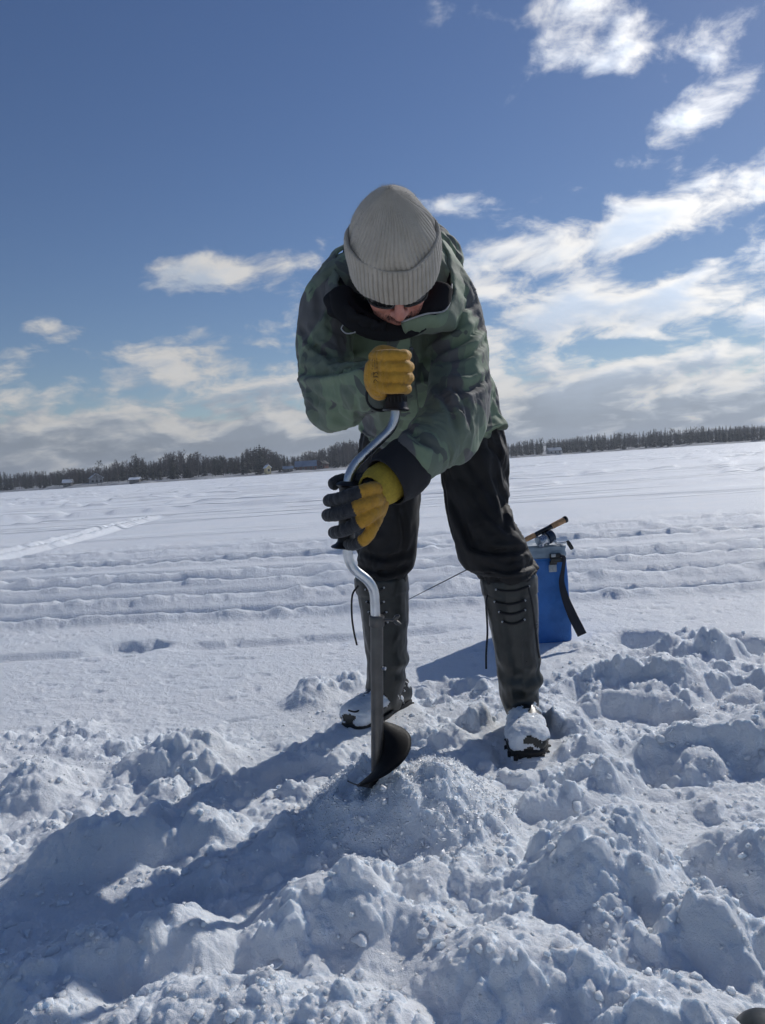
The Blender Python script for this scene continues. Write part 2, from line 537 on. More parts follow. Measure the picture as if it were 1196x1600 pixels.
    k = y - (3.62 - 0.02 * x)
    z = z - 0.028 * np.exp(-(k / 0.06) ** 4) * (1 - sstep(x, -1.35, -1.1))
    # low drifts farther out
    far = sstep(r, 15, 22) * (1 - sstep(r, 150, 400))
    z = z + far * (0.12 * sstep(fbm(x * 0.09 + y * 0.03, y * 0.50, 4, 121, 0.6), 0.12, 0.26) + 0.03 * fbm(x * 0.5, y * 1.2, 3, 122))
    return z, dug, ice

def flat_spots(x, y, z):
    """snow pressed flat under the boots and the bag"""
    for (cx, cy, rx, ry, h) in FLATS:
        d = np.sqrt(((x - cx) / rx) ** 2 + ((y - cy) / ry) ** 2)
        k = 1 - sstep(d, 0.85, 1.35)
        z = z * (1 - k) + h * k
    return z
FLATS = [(0.368, 2.15, 0.075, 0.18, 0.008), (-0.055, 2.42, 0.13, 0.16, 0.014), (0.64, 3.37, 0.22, 0.15, 0.0)]

def build_ground():
    th = np.concatenate([np.linspace(-180, -50, 50, endpoint=False), np.linspace(-50, -36, 40, endpoint=False), np.linspace(-36, 36, 700, endpoint=False), np.linspace(36, 50, 40, endpoint=False), np.linspace(50, 180, 50, endpoint=False)])
    th = np.radians(th)
    a = np.linspace(0.72 ** -0.75, 22.0 ** -0.75, 760) ** (-1 / 0.75)
    rr = np.concatenate([np.linspace(0.02, 0.70, 30), a, np.geomspace(22.3, 6000, 130)])
    nt, nr = len(th), len(rr)
    T, RR = np.meshgrid(th, rr)
    x, y = (RR * np.sin(T)).astype(np.float32), (RR * np.cos(T)).astype(np.float32)
    z, dug, ice = ground_height(x, y)
    z = flat_spots(x, y, z)
    V = np.stack([x, y, z], -1).reshape(-1, 3)
    global GRID
    GRID = (x, y, z, dug, ice)
    i, j = np.meshgrid(np.arange(nr - 1), np.arange(nt), indexing='ij')
    j2 = (j + 1) % nt
    F = np.stack([i * nt + j, i * nt + j2, (i + 1) * nt + j2, (i + 1) * nt + j], -1).reshape(-1, 4)[:, ::-1]
    me = mesh_np('snow_ground', V, F)
    o = link('snow_ground', me, M_snow)
    tag(o, 'snow covered frozen lake with tracks and dug up foreground', kind='structure')
    return o
ground = build_ground()

# loose crumbs of snow lying on the dug-up part
def ico():
    bm = bmesh.new(); bmesh.ops.create_icosphere(bm, subdivisions=2, radius=1.0)
    V = np.array([tuple(v.co) for v in bm.verts]); F = np.array([tuple(v.index for v in f.verts) for f in bm.faces]); bm.free()
    return V, F
def build_crumbs():
    rnd = np.random.RandomState(21)
    x, y, z, dug, ice = GRID
    r = np.hypot(x, y)
    V0, F0 = ico()
    shapes = []
    for k in range(14):
        q = V0 * (1 + 0.28 * np.array([fbm(V0[:, 0] * 1.7 + k * 3, V0[:, 1] * 1.7 + V0[:, 2] * 1.3 + k, 3, k, 0.6)]).T * 2.4)
        shapes.append(q * np.array([1, rnd.uniform(.7, 1), rnd.uniform(.6, .9)]))
    clump = sstep(fbm(x * 4.5, y * 4.5, 3, 301), -0.1, 0.4)
    ok = (dug > .25) & (r > .8) & (r < 3.8) & (ice < .5)
    w = np.where(ok, (dug * (0.12 + clump)) * np.minimum(1.0, r ** 1.2 * .35), 0).ravel()
    w = w / w.sum()
    ids = rnd.choice(len(w), 4000, p=w)
    X, Y, Z = x.ravel(), y.ravel(), z.ravel()
    Vs, Fs = [], []
    for n, i in enumerate(ids):
        s = 0.0027 * (1 / max(1e-3, rnd.rand())) ** 0.40
        s = min(s, .009)
        a = rnd.uniform(0, 6.28); ca, sa = math.cos(a), math.sin(a)
        q = shapes[rnd.randint(14)] * s
        Vs.append(np.stack([q[:, 0] * ca - q[:, 1] * sa + X[i], q[:, 0] * sa + q[:, 1] * ca + Y[i], q[:, 2] + Z[i] + s * .15], 1))
        Fs.append(F0 + n * len(V0))
    o = link('snow_crumbs', mesh_np('snow_crumbs', np.concatenate(Vs), np.concatenate(Fs)), M_snow)
    tag(o, 'loose crumbs of snow scattered over the dug up foreground', kind='stuff')
build_crumbs()

# angular broken chunks of crust
def build_chunks():
    rnd = np.random.RandomState(8)
    x, y, z, dug, ice = GRID
    r = np.hypot(x, y)
    w = np.where((dug > .5) & (r > .85) & (r < 3.6) & (ice < .3), np.minimum(1.0, r ** 1.6 * .3), 0).ravel(); w = w / w.sum()
    ids = rnd.choice(len(w), 170, p=w)
    X, Y, Z = x.ravel(), y.ravel(), z.ravel()
    mb = MB()
    for i in ids:
        s_ = min(.026, .010 * (1 / max(.02, rnd.rand())) ** .5)
        bm = bmesh.new()
        q = rnd.normal(0, 1, (13, 3)); q /= np.linalg.norm(q, axis=1)[:, None]
        q *= np.array([1.0, rnd.uniform(.6, 1), rnd.uniform(.35, .75)]) * rnd.uniform(.8, 1.1, (13, 1))
        for p in q: bm.verts.new(p)
        bmesh.ops.convex_hull(bm, input=bm.verts)
        loose = [v for v in bm.verts if not v.link_faces]
        bmesh.ops.delete(bm, geom=loose, context='VERTS')
        bmesh.ops.bevel(bm, geom=list(bm.edges), offset=.10, segments=1, affect='EDGES', clamp_overlap=True)
        M = Matrix.Translation((X[i], Y[i], Z[i] - s_ * .05)) @ Matrix.Rotation(rnd.uniform(0, 6.28), 4, 'Z') @ Matrix.Rotation(rnd.normal(0, .5), 4, 'X') @ Matrix.Scale(s_, 4)
        bm.verts.index_update()
        mb.add([M @ v.co for v in bm.verts], [tuple(v.index for v in f.verts) for f in bm.faces])
        bm.free()
    o = mb.build('snow_chunks', M_snow)
    tag(o, 'angular chunks of broken snow crust among the clods', kind='stuff')
build_chunks()

# wet glittering shavings of ice on the heap under the auger
def ice_material():
    m, t, b = mat('ice shavings')
    p = opos()
    n = noise(p, 60, 4, 0.6)
    setp(b, col=mixcol(smooth(n, .3, .7), (0.93, 0.955, 0.98), (0.97, 0.98, 0.99)), rough=smooth(n, .2, .8) * .25 + .10, spec=.45)
    return m
M_ice = ice_material()
def build_shavings():
    rnd = np.random.RandomState(31)
    x, y, z, dug, ice = GRID
    w = np.where(ice > .02, ice ** 1.2, 0) * np.hypot(x, y) ** 1.2
    w = w.ravel() / w.sum()
    ids = rnd.choice(len(w), 3600, p=w)
    X, Y, Z = x.ravel(), y.ravel(), z.ravel()
    Vs, Fs = [], []
    F0 = np.array([(0, 1, 2), (0, 2, 3), (0, 3, 4), (5, 2, 1), (5, 3, 2), (5, 4, 3), (0, 4, 1), (5, 1, 4)])
    for n, i in enumerate(ids):
        s = rnd.uniform(.0015, .0045) if rnd.rand() < .95 else rnd.uniform(.005, .009)
        q = np.array([(0, 0, .5), (1, 0, 0), (0, 1, 0), (-1, 0, 0), (0, -1, 0), (0, 0, -.5)]) * np.array([rnd.uniform(.5, 1.5), rnd.uniform(.4, 1.1), rnd.uniform(.3, 1.0)]) + rnd.normal(0, .18, (6, 3))
        M = np.array(Matrix.Rotation(rnd.uniform(0, 6.28), 3, Vector(rnd.normal(0, 1, 3))))
        Vs.append(q @ M.T * s + np.array([X[i], Y[i], Z[i] + s * .5]))
        Fs.append(F0 + n * 6)
    o = link('ice_shavings', mesh_np('ice_shavings', np.concatenate(Vs), np.concatenate(Fs), False), M_ice)
    tag(o, 'glittering ice shavings heaped round the foot of the auger', kind='stuff')
build_shavings()
# ------------------------------------------------------------------ the far shore: land, houses, trees
def hy(px): return 728.0 - (px - 598) * 0.0669      # height of the horizon in the photograph
def far_at(px, D, z=0.0):
    p = at(px, hy(px), D)
    return Vector((p.x, p.y, z))

M_bank = simple('shade-toned snow and dry grass bank', (0.34, 0.35, 0.37), 0.9, nscale=0.15, var=.45, bstr=0)  # shade at the foot of the trees is put into this bluish dark colour
M_spruce = simple('spruce needles', (0.020, 0.027, 0.020), 0.8, nscale=0.5, var=.4, bstr=0)
M_pine = simple('pine needles', (0.026, 0.036, 0.026), 0.8, nscale=0.5, var=.4, bstr=0)
M_twig = simple('bare birch twigs', (0.048, 0.040, 0.040), 0.85, nscale=0.3, var=.35, bstr=0)
M_twigred = simple('reddish bare twigs', (0.095, 0.058, 0.048), 0.85, nscale=0.3, var=.3, bstr=0)
M_bark = simple('grey bark', (0.05, 0.045, 0.042), 0.9, nscale=1.0, var=.4, bstr=0)
M_birchbark = simple('birch bark', (0.13, 0.125, 0.12), 0.8, nscale=1.2, var=.6, bstr=0)

def shore_D(px):
    """distance of the shoreline along the picture"""
    return float(np.interp(px, [-700, 0, 120, 300, 540, 700, 800, 1000, 1196, 1900], [520, 500, 400, 380, 400, 480, 560, 560, 520, 420]))

def build_shore():
    V, F = [], []
    xs = np.linspace(-700, 1900, 240)
    rows = [(0, -.25), (3, .35), (9, .9), (30, 1.6), (90, 3.0), (300, 6.0), (700, 12.0)]
    for px in xs:
        D = shore_D(px) + 5 * math.sin(px * .05) + 3 * math.sin(px * .13)
        for (d, z) in rows:
            p = far_at(px, D + d)
            V.append((p.x, p.y, z * (1 + .3 * math.sin(px * .021 + d))))
    m = len(rows)
    for i in range(len(xs) - 1):
        for j in range(m - 1):
            a = i * m + j
            F.append((a, a + m, a + m + 1, a + 1))
    mb = MB(); mb.add(V, F)
    o = mb.build('shore', M_bank)
    tag(o, 'low snowy bank along the far shore', kind='structure')
build_shore()

def tri_branch(V, F, a, b, w):
    d = (b - a); s = d.orthogonal().normalized() * w; u = d.cross(s).normalized() * w
    o = len(V); V += [a + s, a - s * .5 + u * .8, a - s * .5 - u * .8, b]
    F += [(o, o + 1, o + 3), (o + 1, o + 2, o + 3), (o + 2, o, o + 3)]

def proto_spruce(seed, h=13.0, r=2.9, lev=15, per=8):
    rnd = random.Random(seed); V, F = [], []
    for k in range(lev):
        t = k / lev
        z = h * (.07 + .92 * t); rr = r * (1 - t) ** .85 * rnd.uniform(.75, 1.15) + .15
        for j in range(per):
            an = rnd.uniform(0, 6.283); L = rr * rnd.uniform(.55, 1.15)
            tip = Vector((math.cos(an) * L, math.sin(an) * L, z - L * .32 + rnd.uniform(-.2, .2)))
            base = Vector((0, 0, z + .45 * (1 - t) + .1))
            sd = Vector((-math.sin(an), math.cos(an), 0)) * (.22 * L + .12)
            mid = base.lerp(tip, .55)
            o = len(V); V += [base, mid + sd, tip, mid - sd, mid + Vector((0, 0, -.35))]
            F += [(o, o + 1, o + 2, o + 3), (o, o + 1, o + 4), (o + 1, o + 2, o + 4), (o + 3, o, o + 4)]
    o = len(V); V += [Vector((.12, 0, h * .9)), Vector((-.1, .1, h * .9)), Vector((-.1, -.1, h * .9)), Vector((0, 0, h * 1.02))]
    F += [(o, o + 1, o + 3), (o + 1, o + 2, o + 3), (o + 2, o, o + 3)]
    mb = MB(); mb.tube([(0, 0, -.4), (0, 0, h * .35), (0, 0, h * .92)], [.20, .15, .04], 6)
    return (mb.V, mb.F), (V, F)

def proto_birch(seed, h=12.0, spread=3.6, nb=30, tw=9):
    rnd = random.Random(seed); V, F = [], []
    lean = rnd.uniform(-.04, .04)
    def tr(t): return Vector((lean * h * t + .25 * math.sin(3 * t + seed), .2 * math.sin(2.3 * t + seed * 2), h * t))
    mb = MB(); mb.tube([tr(0) + Vector((0, 0, -.4)), tr(.25), tr(.5), tr(.75), tr(.97)], [.16, .13, .10, .06, .02], 6)
    for k in range(nb):
        t = .24 + .72 * (k + rnd.random()) / nb
        a = tr(t); an = rnd.uniform(0, 6.283)
        L = spread * (1.12 - t) ** .6 * rnd.uniform(.6, 1.1) * (0.55 + .9 * min(1, (t - .15) * 3))
        b = a + Vector((math.cos(an) * L * .75, math.sin(an) * L * .75, L * rnd.uniform(.5, .95)))
        tri_branch(V, F, a, b, .05)
        for j in range(tw):
            s = rnd.uniform(.25, 1.0); p = a.lerp(b, s)
            q = p + Vector((rnd.gauss(0, .55), rnd.gauss(0, .55), rnd.gauss(.15, .5)))
            tri_branch(V, F, p, q, .075)
    return (mb.V, mb.F), (V, F)

def proto_pine(seed, h=13.5, nb=26):
    rnd = random.Random(seed); V, F = [], []
    mb = MB(); mb.tube([(0, 0, -.4), (.1, 0, h * .4), (.2 * math.sin(seed), .1, h * .7), (.1, 0, h * .95)], [.22, .17, .12, .04], 6)
    for k in range(nb):
        t = .42 + .58 * (k + rnd.random()) / nb
        an = rnd.uniform(0, 6.283); L = 2.5 * math.sin(math.pi * min(1, (1.06 - t) * 1.35 + .1)) * rnd.uniform(.5, 1.1)
        c = Vector((math.cos(an) * L, math.sin(an) * L, h * t + L * .2))
        tri_branch(V, F, Vector((0, 0, h * t - .3)), c, .05)
        for j in range(11):
            p = c + Vector((rnd.gauss(0, .5), rnd.gauss(0, .5), rnd.gauss(0, .28)))
            d = Vector((rnd.gauss(0, .4), rnd.gauss(0, .4), rnd.gauss(.2, .3))); e = Vector((rnd.gauss(0, .3), rnd.gauss(0, .3), rnd.gauss(0, .3)))
            o = len(V); V += [p, p + d, p + e]; F += [(o, o + 1, o + 2)]
    return (mb.V, mb.F), (V, F)

PROTO = {}
for nm, fn, seeds, cm, tm in (('spruce_tree', proto_spruce, (1, 2, 3, 4), M_spruce, M_bark), ('birch_tree', proto_birch, (5, 6, 7, 8), M_twig, M_birchbark),
                              ('pine_tree', proto_pine, (9, 10, 11), M_pine, M_bark)):
    PROTO[nm] = []
    for sdd in seeds:
        (tv, tf), (cv, cf) = fn(sdd)
        a_ = bpy.data.meshes.new('trunk'); a_.from_pydata(tv, [], tf); a_.materials.append(tm)
        b_ = bpy.data.meshes.new('crown'); b_.from_pydata([tuple(v) for v in cv], [], cf); b_.materials.append(cm)
        PROTO[nm].append((a_, b_, cv, cf))

def plant(kind, px, D, scale, label, group, rnd):
    e = empty(kind, far_at(px, D, rnd.uniform(.3, .9)))
    e.scale = (scale * rnd.uniform(.85, 1.15), scale * rnd.uniform(.85, 1.15), scale)
    e.rotation_euler = (0, 0, rnd.uniform(0, 6.28))
    a_, b_, _, _ = rnd.choice(PROTO[kind])
    for nm, me in (('trunk', a_), ('crown', b_)):
        o = bpy.data.objects.new(nm, me); col.objects.link(o); o.parent = e
    tag(e, label, 'tree', group)
    return e

rt = random.Random(77)
# height of the tree tops above the horizon, in pixels of the photograph
top_px = [(0, 27), (60, 26), (95, 27), (150, 26), (185, 32), (230, 36), (300, 40), (380, 38), (430, 37), (480, 30), (540, 32), (700, 28), (800, 23), (900, 24), (1000, 27), (1100, 26), (1196, 23)]
def treetop(px):
    v = 1 + 0.55 * float(fbm(np.array([px * .021]), np.array([.3]), 3, 60)[0]) * (1.0 if px < 600 else .35)
    return float(np.interp(px, [a for a, b in top_px], [b for a, b in top_px])) * v
def lwhere(px):
    if px < 96: return ' at the far left end of the shore'
    if px < 150: return ' just left of the white lake house'
    if px < 300: return ' on the shore right of the white lake house'
    if px < 412: return ' on the left shore before the yellow hut'
    if px < 462: return ' between the yellow hut and the barn'
    return ' right of the blue roofed barn'
def rwhere(px):
    if px < 852: return ' at the forest edge left of the pale far house'
    if px < 1000: return ' at the forest edge right of the pale far house'
    return ' at the far right end of the forest edge'
px = 3.0
while px < 548:
    if 462 < px < 500:
        px += 6; continue
    D = shore_D(px) + rt.uniform(12, 40)
    r_ = rt.random()
    kind = ('birch_tree' if r_ < .55 else 'spruce_tree') if 180 < px < 545 else ('spruce_tree' if r_ < .5 and px < 90 else 'birch_tree')
    if rt.random() < .08: kind = 'pine_tree'
    hm = treetop(px) * D / FPX * rt.uniform(.68, 1.22)
    word = {'birch_tree': 'bare grey birch', 'spruce_tree': 'dark pointed spruce', 'pine_tree': 'dark round topped pine'}[kind]
    plant(kind, px, D, hm / 13.0, word + lwhere(px), word + ' trees' + lwhere(px), rt)
    px += rt.uniform(3.0, 7.5)
px = 800.0
while px < 1196:
    if 850 < px < 878:
        px += 5; continue
    D = shore_D(px) + rt.uniform(10, 35)
    kind = 'spruce_tree' if rt.random() < .62 else ('birch_tree' if rt.random() < .6 else 'pine_tree')
    hm = treetop(px) * D / FPX * rt.uniform(.80, 1.08)
    word = {'birch_tree': 'bare grey birch', 'spruce_tree': 'dark pointed spruce', 'pine_tree': 'dark round topped pine'}[kind]
    plant(kind, px, D, hm / 13.0, word + rwhere(px), word + ' trees' + rwhere(px), rt)
    px += rt.uniform(3.2, 6.5)
e = plant('pine_tree', 157, shore_D(157) + 34, 1.02, 'tall dark pine standing just behind the white lakeside house', None, rt)

# the wood behind, one mass of trees
def build_wood():
    rnd = np.random.RandomState(5)
    for nm, kind, m in (('conifer_wood', 'spruce_tree', M_spruce), ('leafless_wood', 'birch_tree', M_twig)):
        Vs, Fs, off = [], [], 0
        arr = [(np.array([tuple(v) for v in p[2]], np.float32), p[3]) for p in PROTO[kind]]
        quads = []
        tris = []
        n = 1500 if kind == 'spruce_tree' else 700
        for i in range(n):
            x = rnd.uniform(-420, 1650)
            left = x < 560
            if kind == 'birch_tree' and not left and rnd.rand() < .5: x = rnd.uniform(80, 560)
            D = shore_D(x) + (rnd.uniform(40, 130) if rnd.rand() < .8 else rnd.uniform(130, 300))
            if (130 < x < 168 or 456 < x < 502 or 848 < x < 880): D = shore_D(x) + rnd.uniform(60, 160)
            s = treetop(x) * D / FPX / 13.0 * rnd.uniform(.70, 1.10)
            A, f = arr[rnd.randint(len(arr))]
            a = rnd.uniform(0, 6.28); ca, sa = math.cos(a) * s, math.sin(a) * s
            p = far_at(x, D, 1.0)
            B = np.stack([A[:, 0] * ca - A[:, 1] * sa + p.x, A[:, 0] * sa + A[:, 1] * ca + p.y, A[:, 2] * s + p.z], 1)
            Vs.append(B)
            for q in f:
                (quads if len(q) == 4 else tris).append(tuple(k + off for k in q))
            off += len(B)
        T = np.array(tris, np.int64)
        if quads:
            Q = np.array(quads, np.int64)
            T = np.concatenate([T, Q[:, [0, 1, 2]], Q[:, [0, 2, 3]]])
        me = mesh_np(nm, np.concatenate(Vs), T, False)
        o = link(nm, me, m)
        tag(o, ('dark conifer wood' if kind == 'spruce_tree' else 'pale leafless wood') + ' massed behind the trees of the far shore', kind='stuff')
build_wood()

# a low wooded ridge behind everything
M_ridge = simple('distant wooded ridge', (0.055, 0.062, 0.068), 0.95, nscale=0.02, var=.3, bstr=0)
def build_ridge():
    V, F = [], []
    xs = np.linspace(-900, 2100, 900)
    for i, px in enumerate(xs):
        D = 1500
        h = (19 if px < 560 else 21) + 4 * math.sin(px * .006 + 1) + 2 * math.sin(px * .017)
        h += 1.6 * float(fbm(np.array([px * .35]), np.array([.5]), 2, 8)[0]) 
        p, q = far_at(px, D), far_at(px, D + 500)
        z = h * D / FPX
        V += [(p.x, p.y, 0), (p.x, p.y, z * .75), (q.x * .9, q.y * .9, z), (q.x, q.y, z * .5)]
    for i in range(len(xs) - 1):
        for j in range(3):
            a = i * 4 + j
            F.append((a, a + 4, a + 5, a + 1))
    mb = MB(); mb.add(V, F); o = mb.build('hills', M_ridge, sm=False)
    tag(o, 'low wooded ridge on the horizon', kind='structure')
build_ridge()

# houses on the shore
M_white = simple('white painted boards', (0.36, 0.36, 0.36), 0.7, nscale=0.6, bstr=0)
M_yellow = simple('pale yellow boards', (0.60, 0.50, 0.28), 0.7, nscale=0.6, bstr=0)
M_redboard = simple('falun red boards', (0.13, 0.045, 0.035), 0.8, nscale=0.6, bstr=0)
M_greyboard = simple('weathered grey boards', (0.16, 0.15, 0.145), 0.85, nscale=0.6, bstr=0)
M_roofsnow = simple('snow on roof', (0.82, 0.85, 0.90), 0.8, nscale=0.5, var=.05, bstr=0)
M_roofblue = simple('blue grey metal roof', (0.14, 0.20, 0.29), 0.5, nscale=0.4, bstr=0)
M_roofdark = simple('dark roof', (0.05, 0.05, 0.055), 0.8, nscale=0.4, bstr=0)
M_pane = simple('dark window glass', (0.02, 0.025, 0.03), 0.1, nscale=1, bstr=0)
def house(name, px, D, w, dpt, h, rise, wall_m, roof_m, label, turn=0.0, ridge_across=True, nwin=3):
    e = empty(name, far_at(px, D, .8)); tag(e, label, 'house' if 'house' in name else 'building')
    Mz = Matrix.Rotation(turn, 3, 'Z')
    o0 = Vector(e.location)
    def P(x, y, z): return o0 + Mz @ Vector((x, y, z))
    mb = MB()
    W, T = w / 2, dpt / 2
    if ridge_across:
        V = [P(-W, -T, -.8), P(W, -T, -.8), P(W, T, -.8), P(-W, T, -.8), P(-W, -T, h), P(W, -T, h), P(W, T, h), P(-W, T, h), P(-W, 0, h + rise), P(W, 0, h + rise)]
        mb.add(V, [(0, 1, 5, 4), (1, 2, 6, 9, 5), (2, 3, 7, 6), (3, 0, 4, 8, 7)])
    else:
        V = [P(-W, -T, -.8), P(W, -T, -.8), P(W, T, -.8), P(-W, T, -.8), P(-W, -T, h), P(W, -T, h), P(W, T, h), P(-W, T, h), P(0, -T, h + rise), P(0, T, h + rise)]
        mb.add(V, [(0, 1, 5, 8, 4), (1, 2, 6, 5), (2, 3, 7, 9, 6), (3, 0, 4, 7)])
    mb.build('wall', wall_m, e, sm=False)
    mb = MB(); ov = .5; th = .22
    if ridge_across:
        for s in (-1, 1):
            a, b = P(-W - ov, s * (T + ov), h - rise * ov / T), P(W + ov, s * (T + ov), h - rise * ov / T)
            c, d = P(W + ov, 0, h + rise), P(-W - ov, 0, h + rise)
            u = Vector((0, 0, th))
            mb.add([a, b, c, d, a + u, b + u, c + u, d + u], [(0, 1, 2, 3), (4, 5, 6, 7), (0, 1, 5, 4), (1, 2, 6, 5), (3, 0, 4, 7)])
    else:
        for s in (-1, 1):
            a, b = P(s * (W + ov), -T - ov, h - rise * ov / W), P(s * (W + ov), T + ov, h - rise * ov / W)
            c, d = P(0, T + ov, h + rise), P(0, -T - ov, h + rise)
            u = Vector((0, 0, th))
            mb.add([a, b, c, d, a + u, b + u, c + u, d + u], [(0, 1, 2, 3), (4, 5, 6, 7), (0, 1, 5, 4), (3, 0, 4, 7), (1, 2, 6, 5)])
    rf = mb.build('roof', roof_m, e, sm=False)
    mb = MB(); mb.box(P(W * .3, .3, h + rise + .5), (.35, .35, .8), Mz); mb.build('chimney', M_greyboard, rf, sm=False)
    for k in range(nwin):
        x = -W + w * (k + .5) / nwin
        mb = MB(); mb.box(P(x, -T - .03, h * .52), (min(.6, w / nwin * .3), .05, min(.65, h * .25)), Mz); f = mb.build('window', M_white if wall_m is not M_white else M_greyboard, e, sm=False)
        mb = MB(); mb.box(P(x, -T - .07, h * .52), (min(.48, w / nwin * .24), .04, min(.52, h * .2)), Mz); mb.build('pane', M_pane, f, sm=False)
    return e
house('lake_house', 151, 428, 6.6, 6.0, 4.0, 2.4, M_white, M_roofsnow, 'white house with snowy gable roof on the far left shore', .5, False, 3)
house('lake_house', 107, 425, 4.5, 4.0, 2.6, 1.4, M_greyboard, M_roofsnow, 'small grey cabin left of the white shore house', .2, True, 2)
house('beach_hut', 419, 398, 2.6, 2.6, 3.2, 1.2, M_yellow, M_roofsnow, 'tiny pale yellow hut at the edge of the left shore', .6, False, 1)
house('boat_shed', 451, 404, 4.8, 4.0, 1.9, 1.1, M_greyboard, M_roofblue, 'small grey shed left of the blue roofed barn', .1, True, 1)
house('barn', 479, 412, 11.0, 6.5, 2.7, 2.6, M_redboard, M_roofblue, 'long low red barn with blue grey roof on the far shore', .05, True, 4)
house('lake_house', 503, 425, 6.0, 6.0, 3.4, 2.0, M_redboard, M_roofdark, 'small dark red house right of the blue roofed barn', -.4, False, 2)
house('boat_shed', 212, 392, 5.0, 3.5, 1.6, .8, M_greyboard, M_roofsnow, 'low boat shed with snowy roof under the left shore trees', 0, True, 1)
house('lake_house', 866, 568, 9.5, 7.0, 3.0, 1.8, M_white, M_roofblue, 'pale house with blue grey roof at the far right shore', .1, True, 3)
# ------------------------------------------------------------------ the man: shapes fused into continuous surfaces
def loft(st, n=24, side=(1, 0, 0), caps=True, sub=4):
    """closed tube through stations (px, py, Y, half width, half depth); smooth between them"""
    pts = []
    for s in st:
        c = at(s[0], s[1], s[2]) if not isinstance(s[0], Vector) else s[0]
        r = s[3:] if not isinstance(s[0], Vector) else s[1:]
        pts.append((c.x, c.y, c.z, r[0], r[1] if len(r) > 1 else r[0]))
    P = catmull(pts, sub)
    V, F = [], []
    sd = Vector(side)
    m = len(P)
    for i, p in enumerate(P):
        q, o = P[min(i + 1, m - 1)], P[max(i - 1, 0)]
        t = Vector((q[0] - o[0], q[1] - o[1], q[2] - o[2])).normalized()
        u = (sd - t * sd.dot(t)).normalized(); w = t.cross(u)
        for k in range(n):
            a = 2 * math.pi * k / n
            V.append(Vector(p[:3]) + u * (math.cos(a) * p[3]) + w * (math.sin(a) * p[4]))
    for i in range(m - 1):
        for k in range(n):
            F.append((i * n + k, i * n + (k + 1) % n, (i + 1) * n + (k + 1) % n, (i + 1) * n + k))
    if caps:
        for e, rev in ((0, True), (m - 1, False)):
            p = P[e]; q = P[1] if rev else P[m - 2]
            t = (Vector(p[:3]) - Vector(q[:3])).normalized()
            c = len(V); V.append(Vector(p[:3]) + t * min(p[3], p[4]) * 0.6)
            mid = len(V)
            for k in range(n):
                V.append(Vector(p[:3]) + t * min(p[3], p[4]) * 0.42 + (V[e * n + k] - Vector(p[:3])) * 0.72)
            for k in range(n):
                a, b = e * n + k, e * n + (k + 1) % n
                a2, b2 = mid + k, mid + (k + 1) % n
                if rev: F += [(b, a, a2, b2), (b2, a2, c)]
                else: F += [(a, b, b2, a2), (a2, b2, c)]
    return V, F

def ball(c, r, n=16, M=None):
    V, F = [], []
    r = r if hasattr(r, '__len__') else (r, r, r)
    for i in range(n + 1):
        for k in range(2 * n):
            a, b = math.pi * i / n, math.pi * k / n
            v = Vector((r[0] * math.sin(a) * math.cos(b), r[1] * math.sin(a) * math.sin(b), r[2] * math.cos(a)))
            V.append((M @ v if M else v) + Vector(c))
    for i in range(n):
        for k in range(2 * n):
            F.append((i * 2 * n + k, (i + 1) * 2 * n + k, (i + 1) * 2 * n + (k + 1) % (2 * n), i * 2 * n + (k + 1) % (2 * n)))
    return V, F

def evaluated(o):
    dg = bpy.context.evaluated_depsgraph_get()
    return bpy.data.meshes.new_from_object(o.evaluated_get(dg))

def fuse(shapes, voxel, rounds=4, sub=0):
    mb = MB()
    for V, F in shapes: mb.add(V, F)
    me = bpy.data.meshes.new('tmp'); me.from_pydata(mb.V, [], mb.F); me.update()
    bm = bmesh.new(); bm.from_mesh(me); bmesh.ops.remove_doubles(bm, verts=bm.verts, dist=1e-6); bm.normal_update(); bm.to_mesh(me); bm.free()
    o = bpy.data.objects.new('tmp', me); col.objects.link(o)
    r = o.modifiers.new('r', 'REMESH'); r.mode = 'VOXEL'; r.voxel_size = voxel; r.adaptivity = 0
    if rounds:
        s = o.modifiers.new('s', 'SMOOTH'); s.factor = 0.5; s.iterations = rounds
    if sub:
        q = o.modifiers.new('q', 'SUBSURF'); q.levels = sub; q.render_levels = sub
    out = evaluated(o)
    bpy.data.objects.remove(o); bpy.data.meshes.remove(me)
    out.polygons.foreach_set('use_smooth', np.ones(len(out.polygons), dtype=bool))
    return out

def verts_of(me):
    a = np.empty(len(me.vertices) * 3, np.float32); me.vertices.foreach_get('co', a)
    return a.reshape(-1, 3)

def set_verts(me, V):
    me.vertices.foreach_set('co', np.ascontiguousarray(V, np.float32).ravel()); me.update()

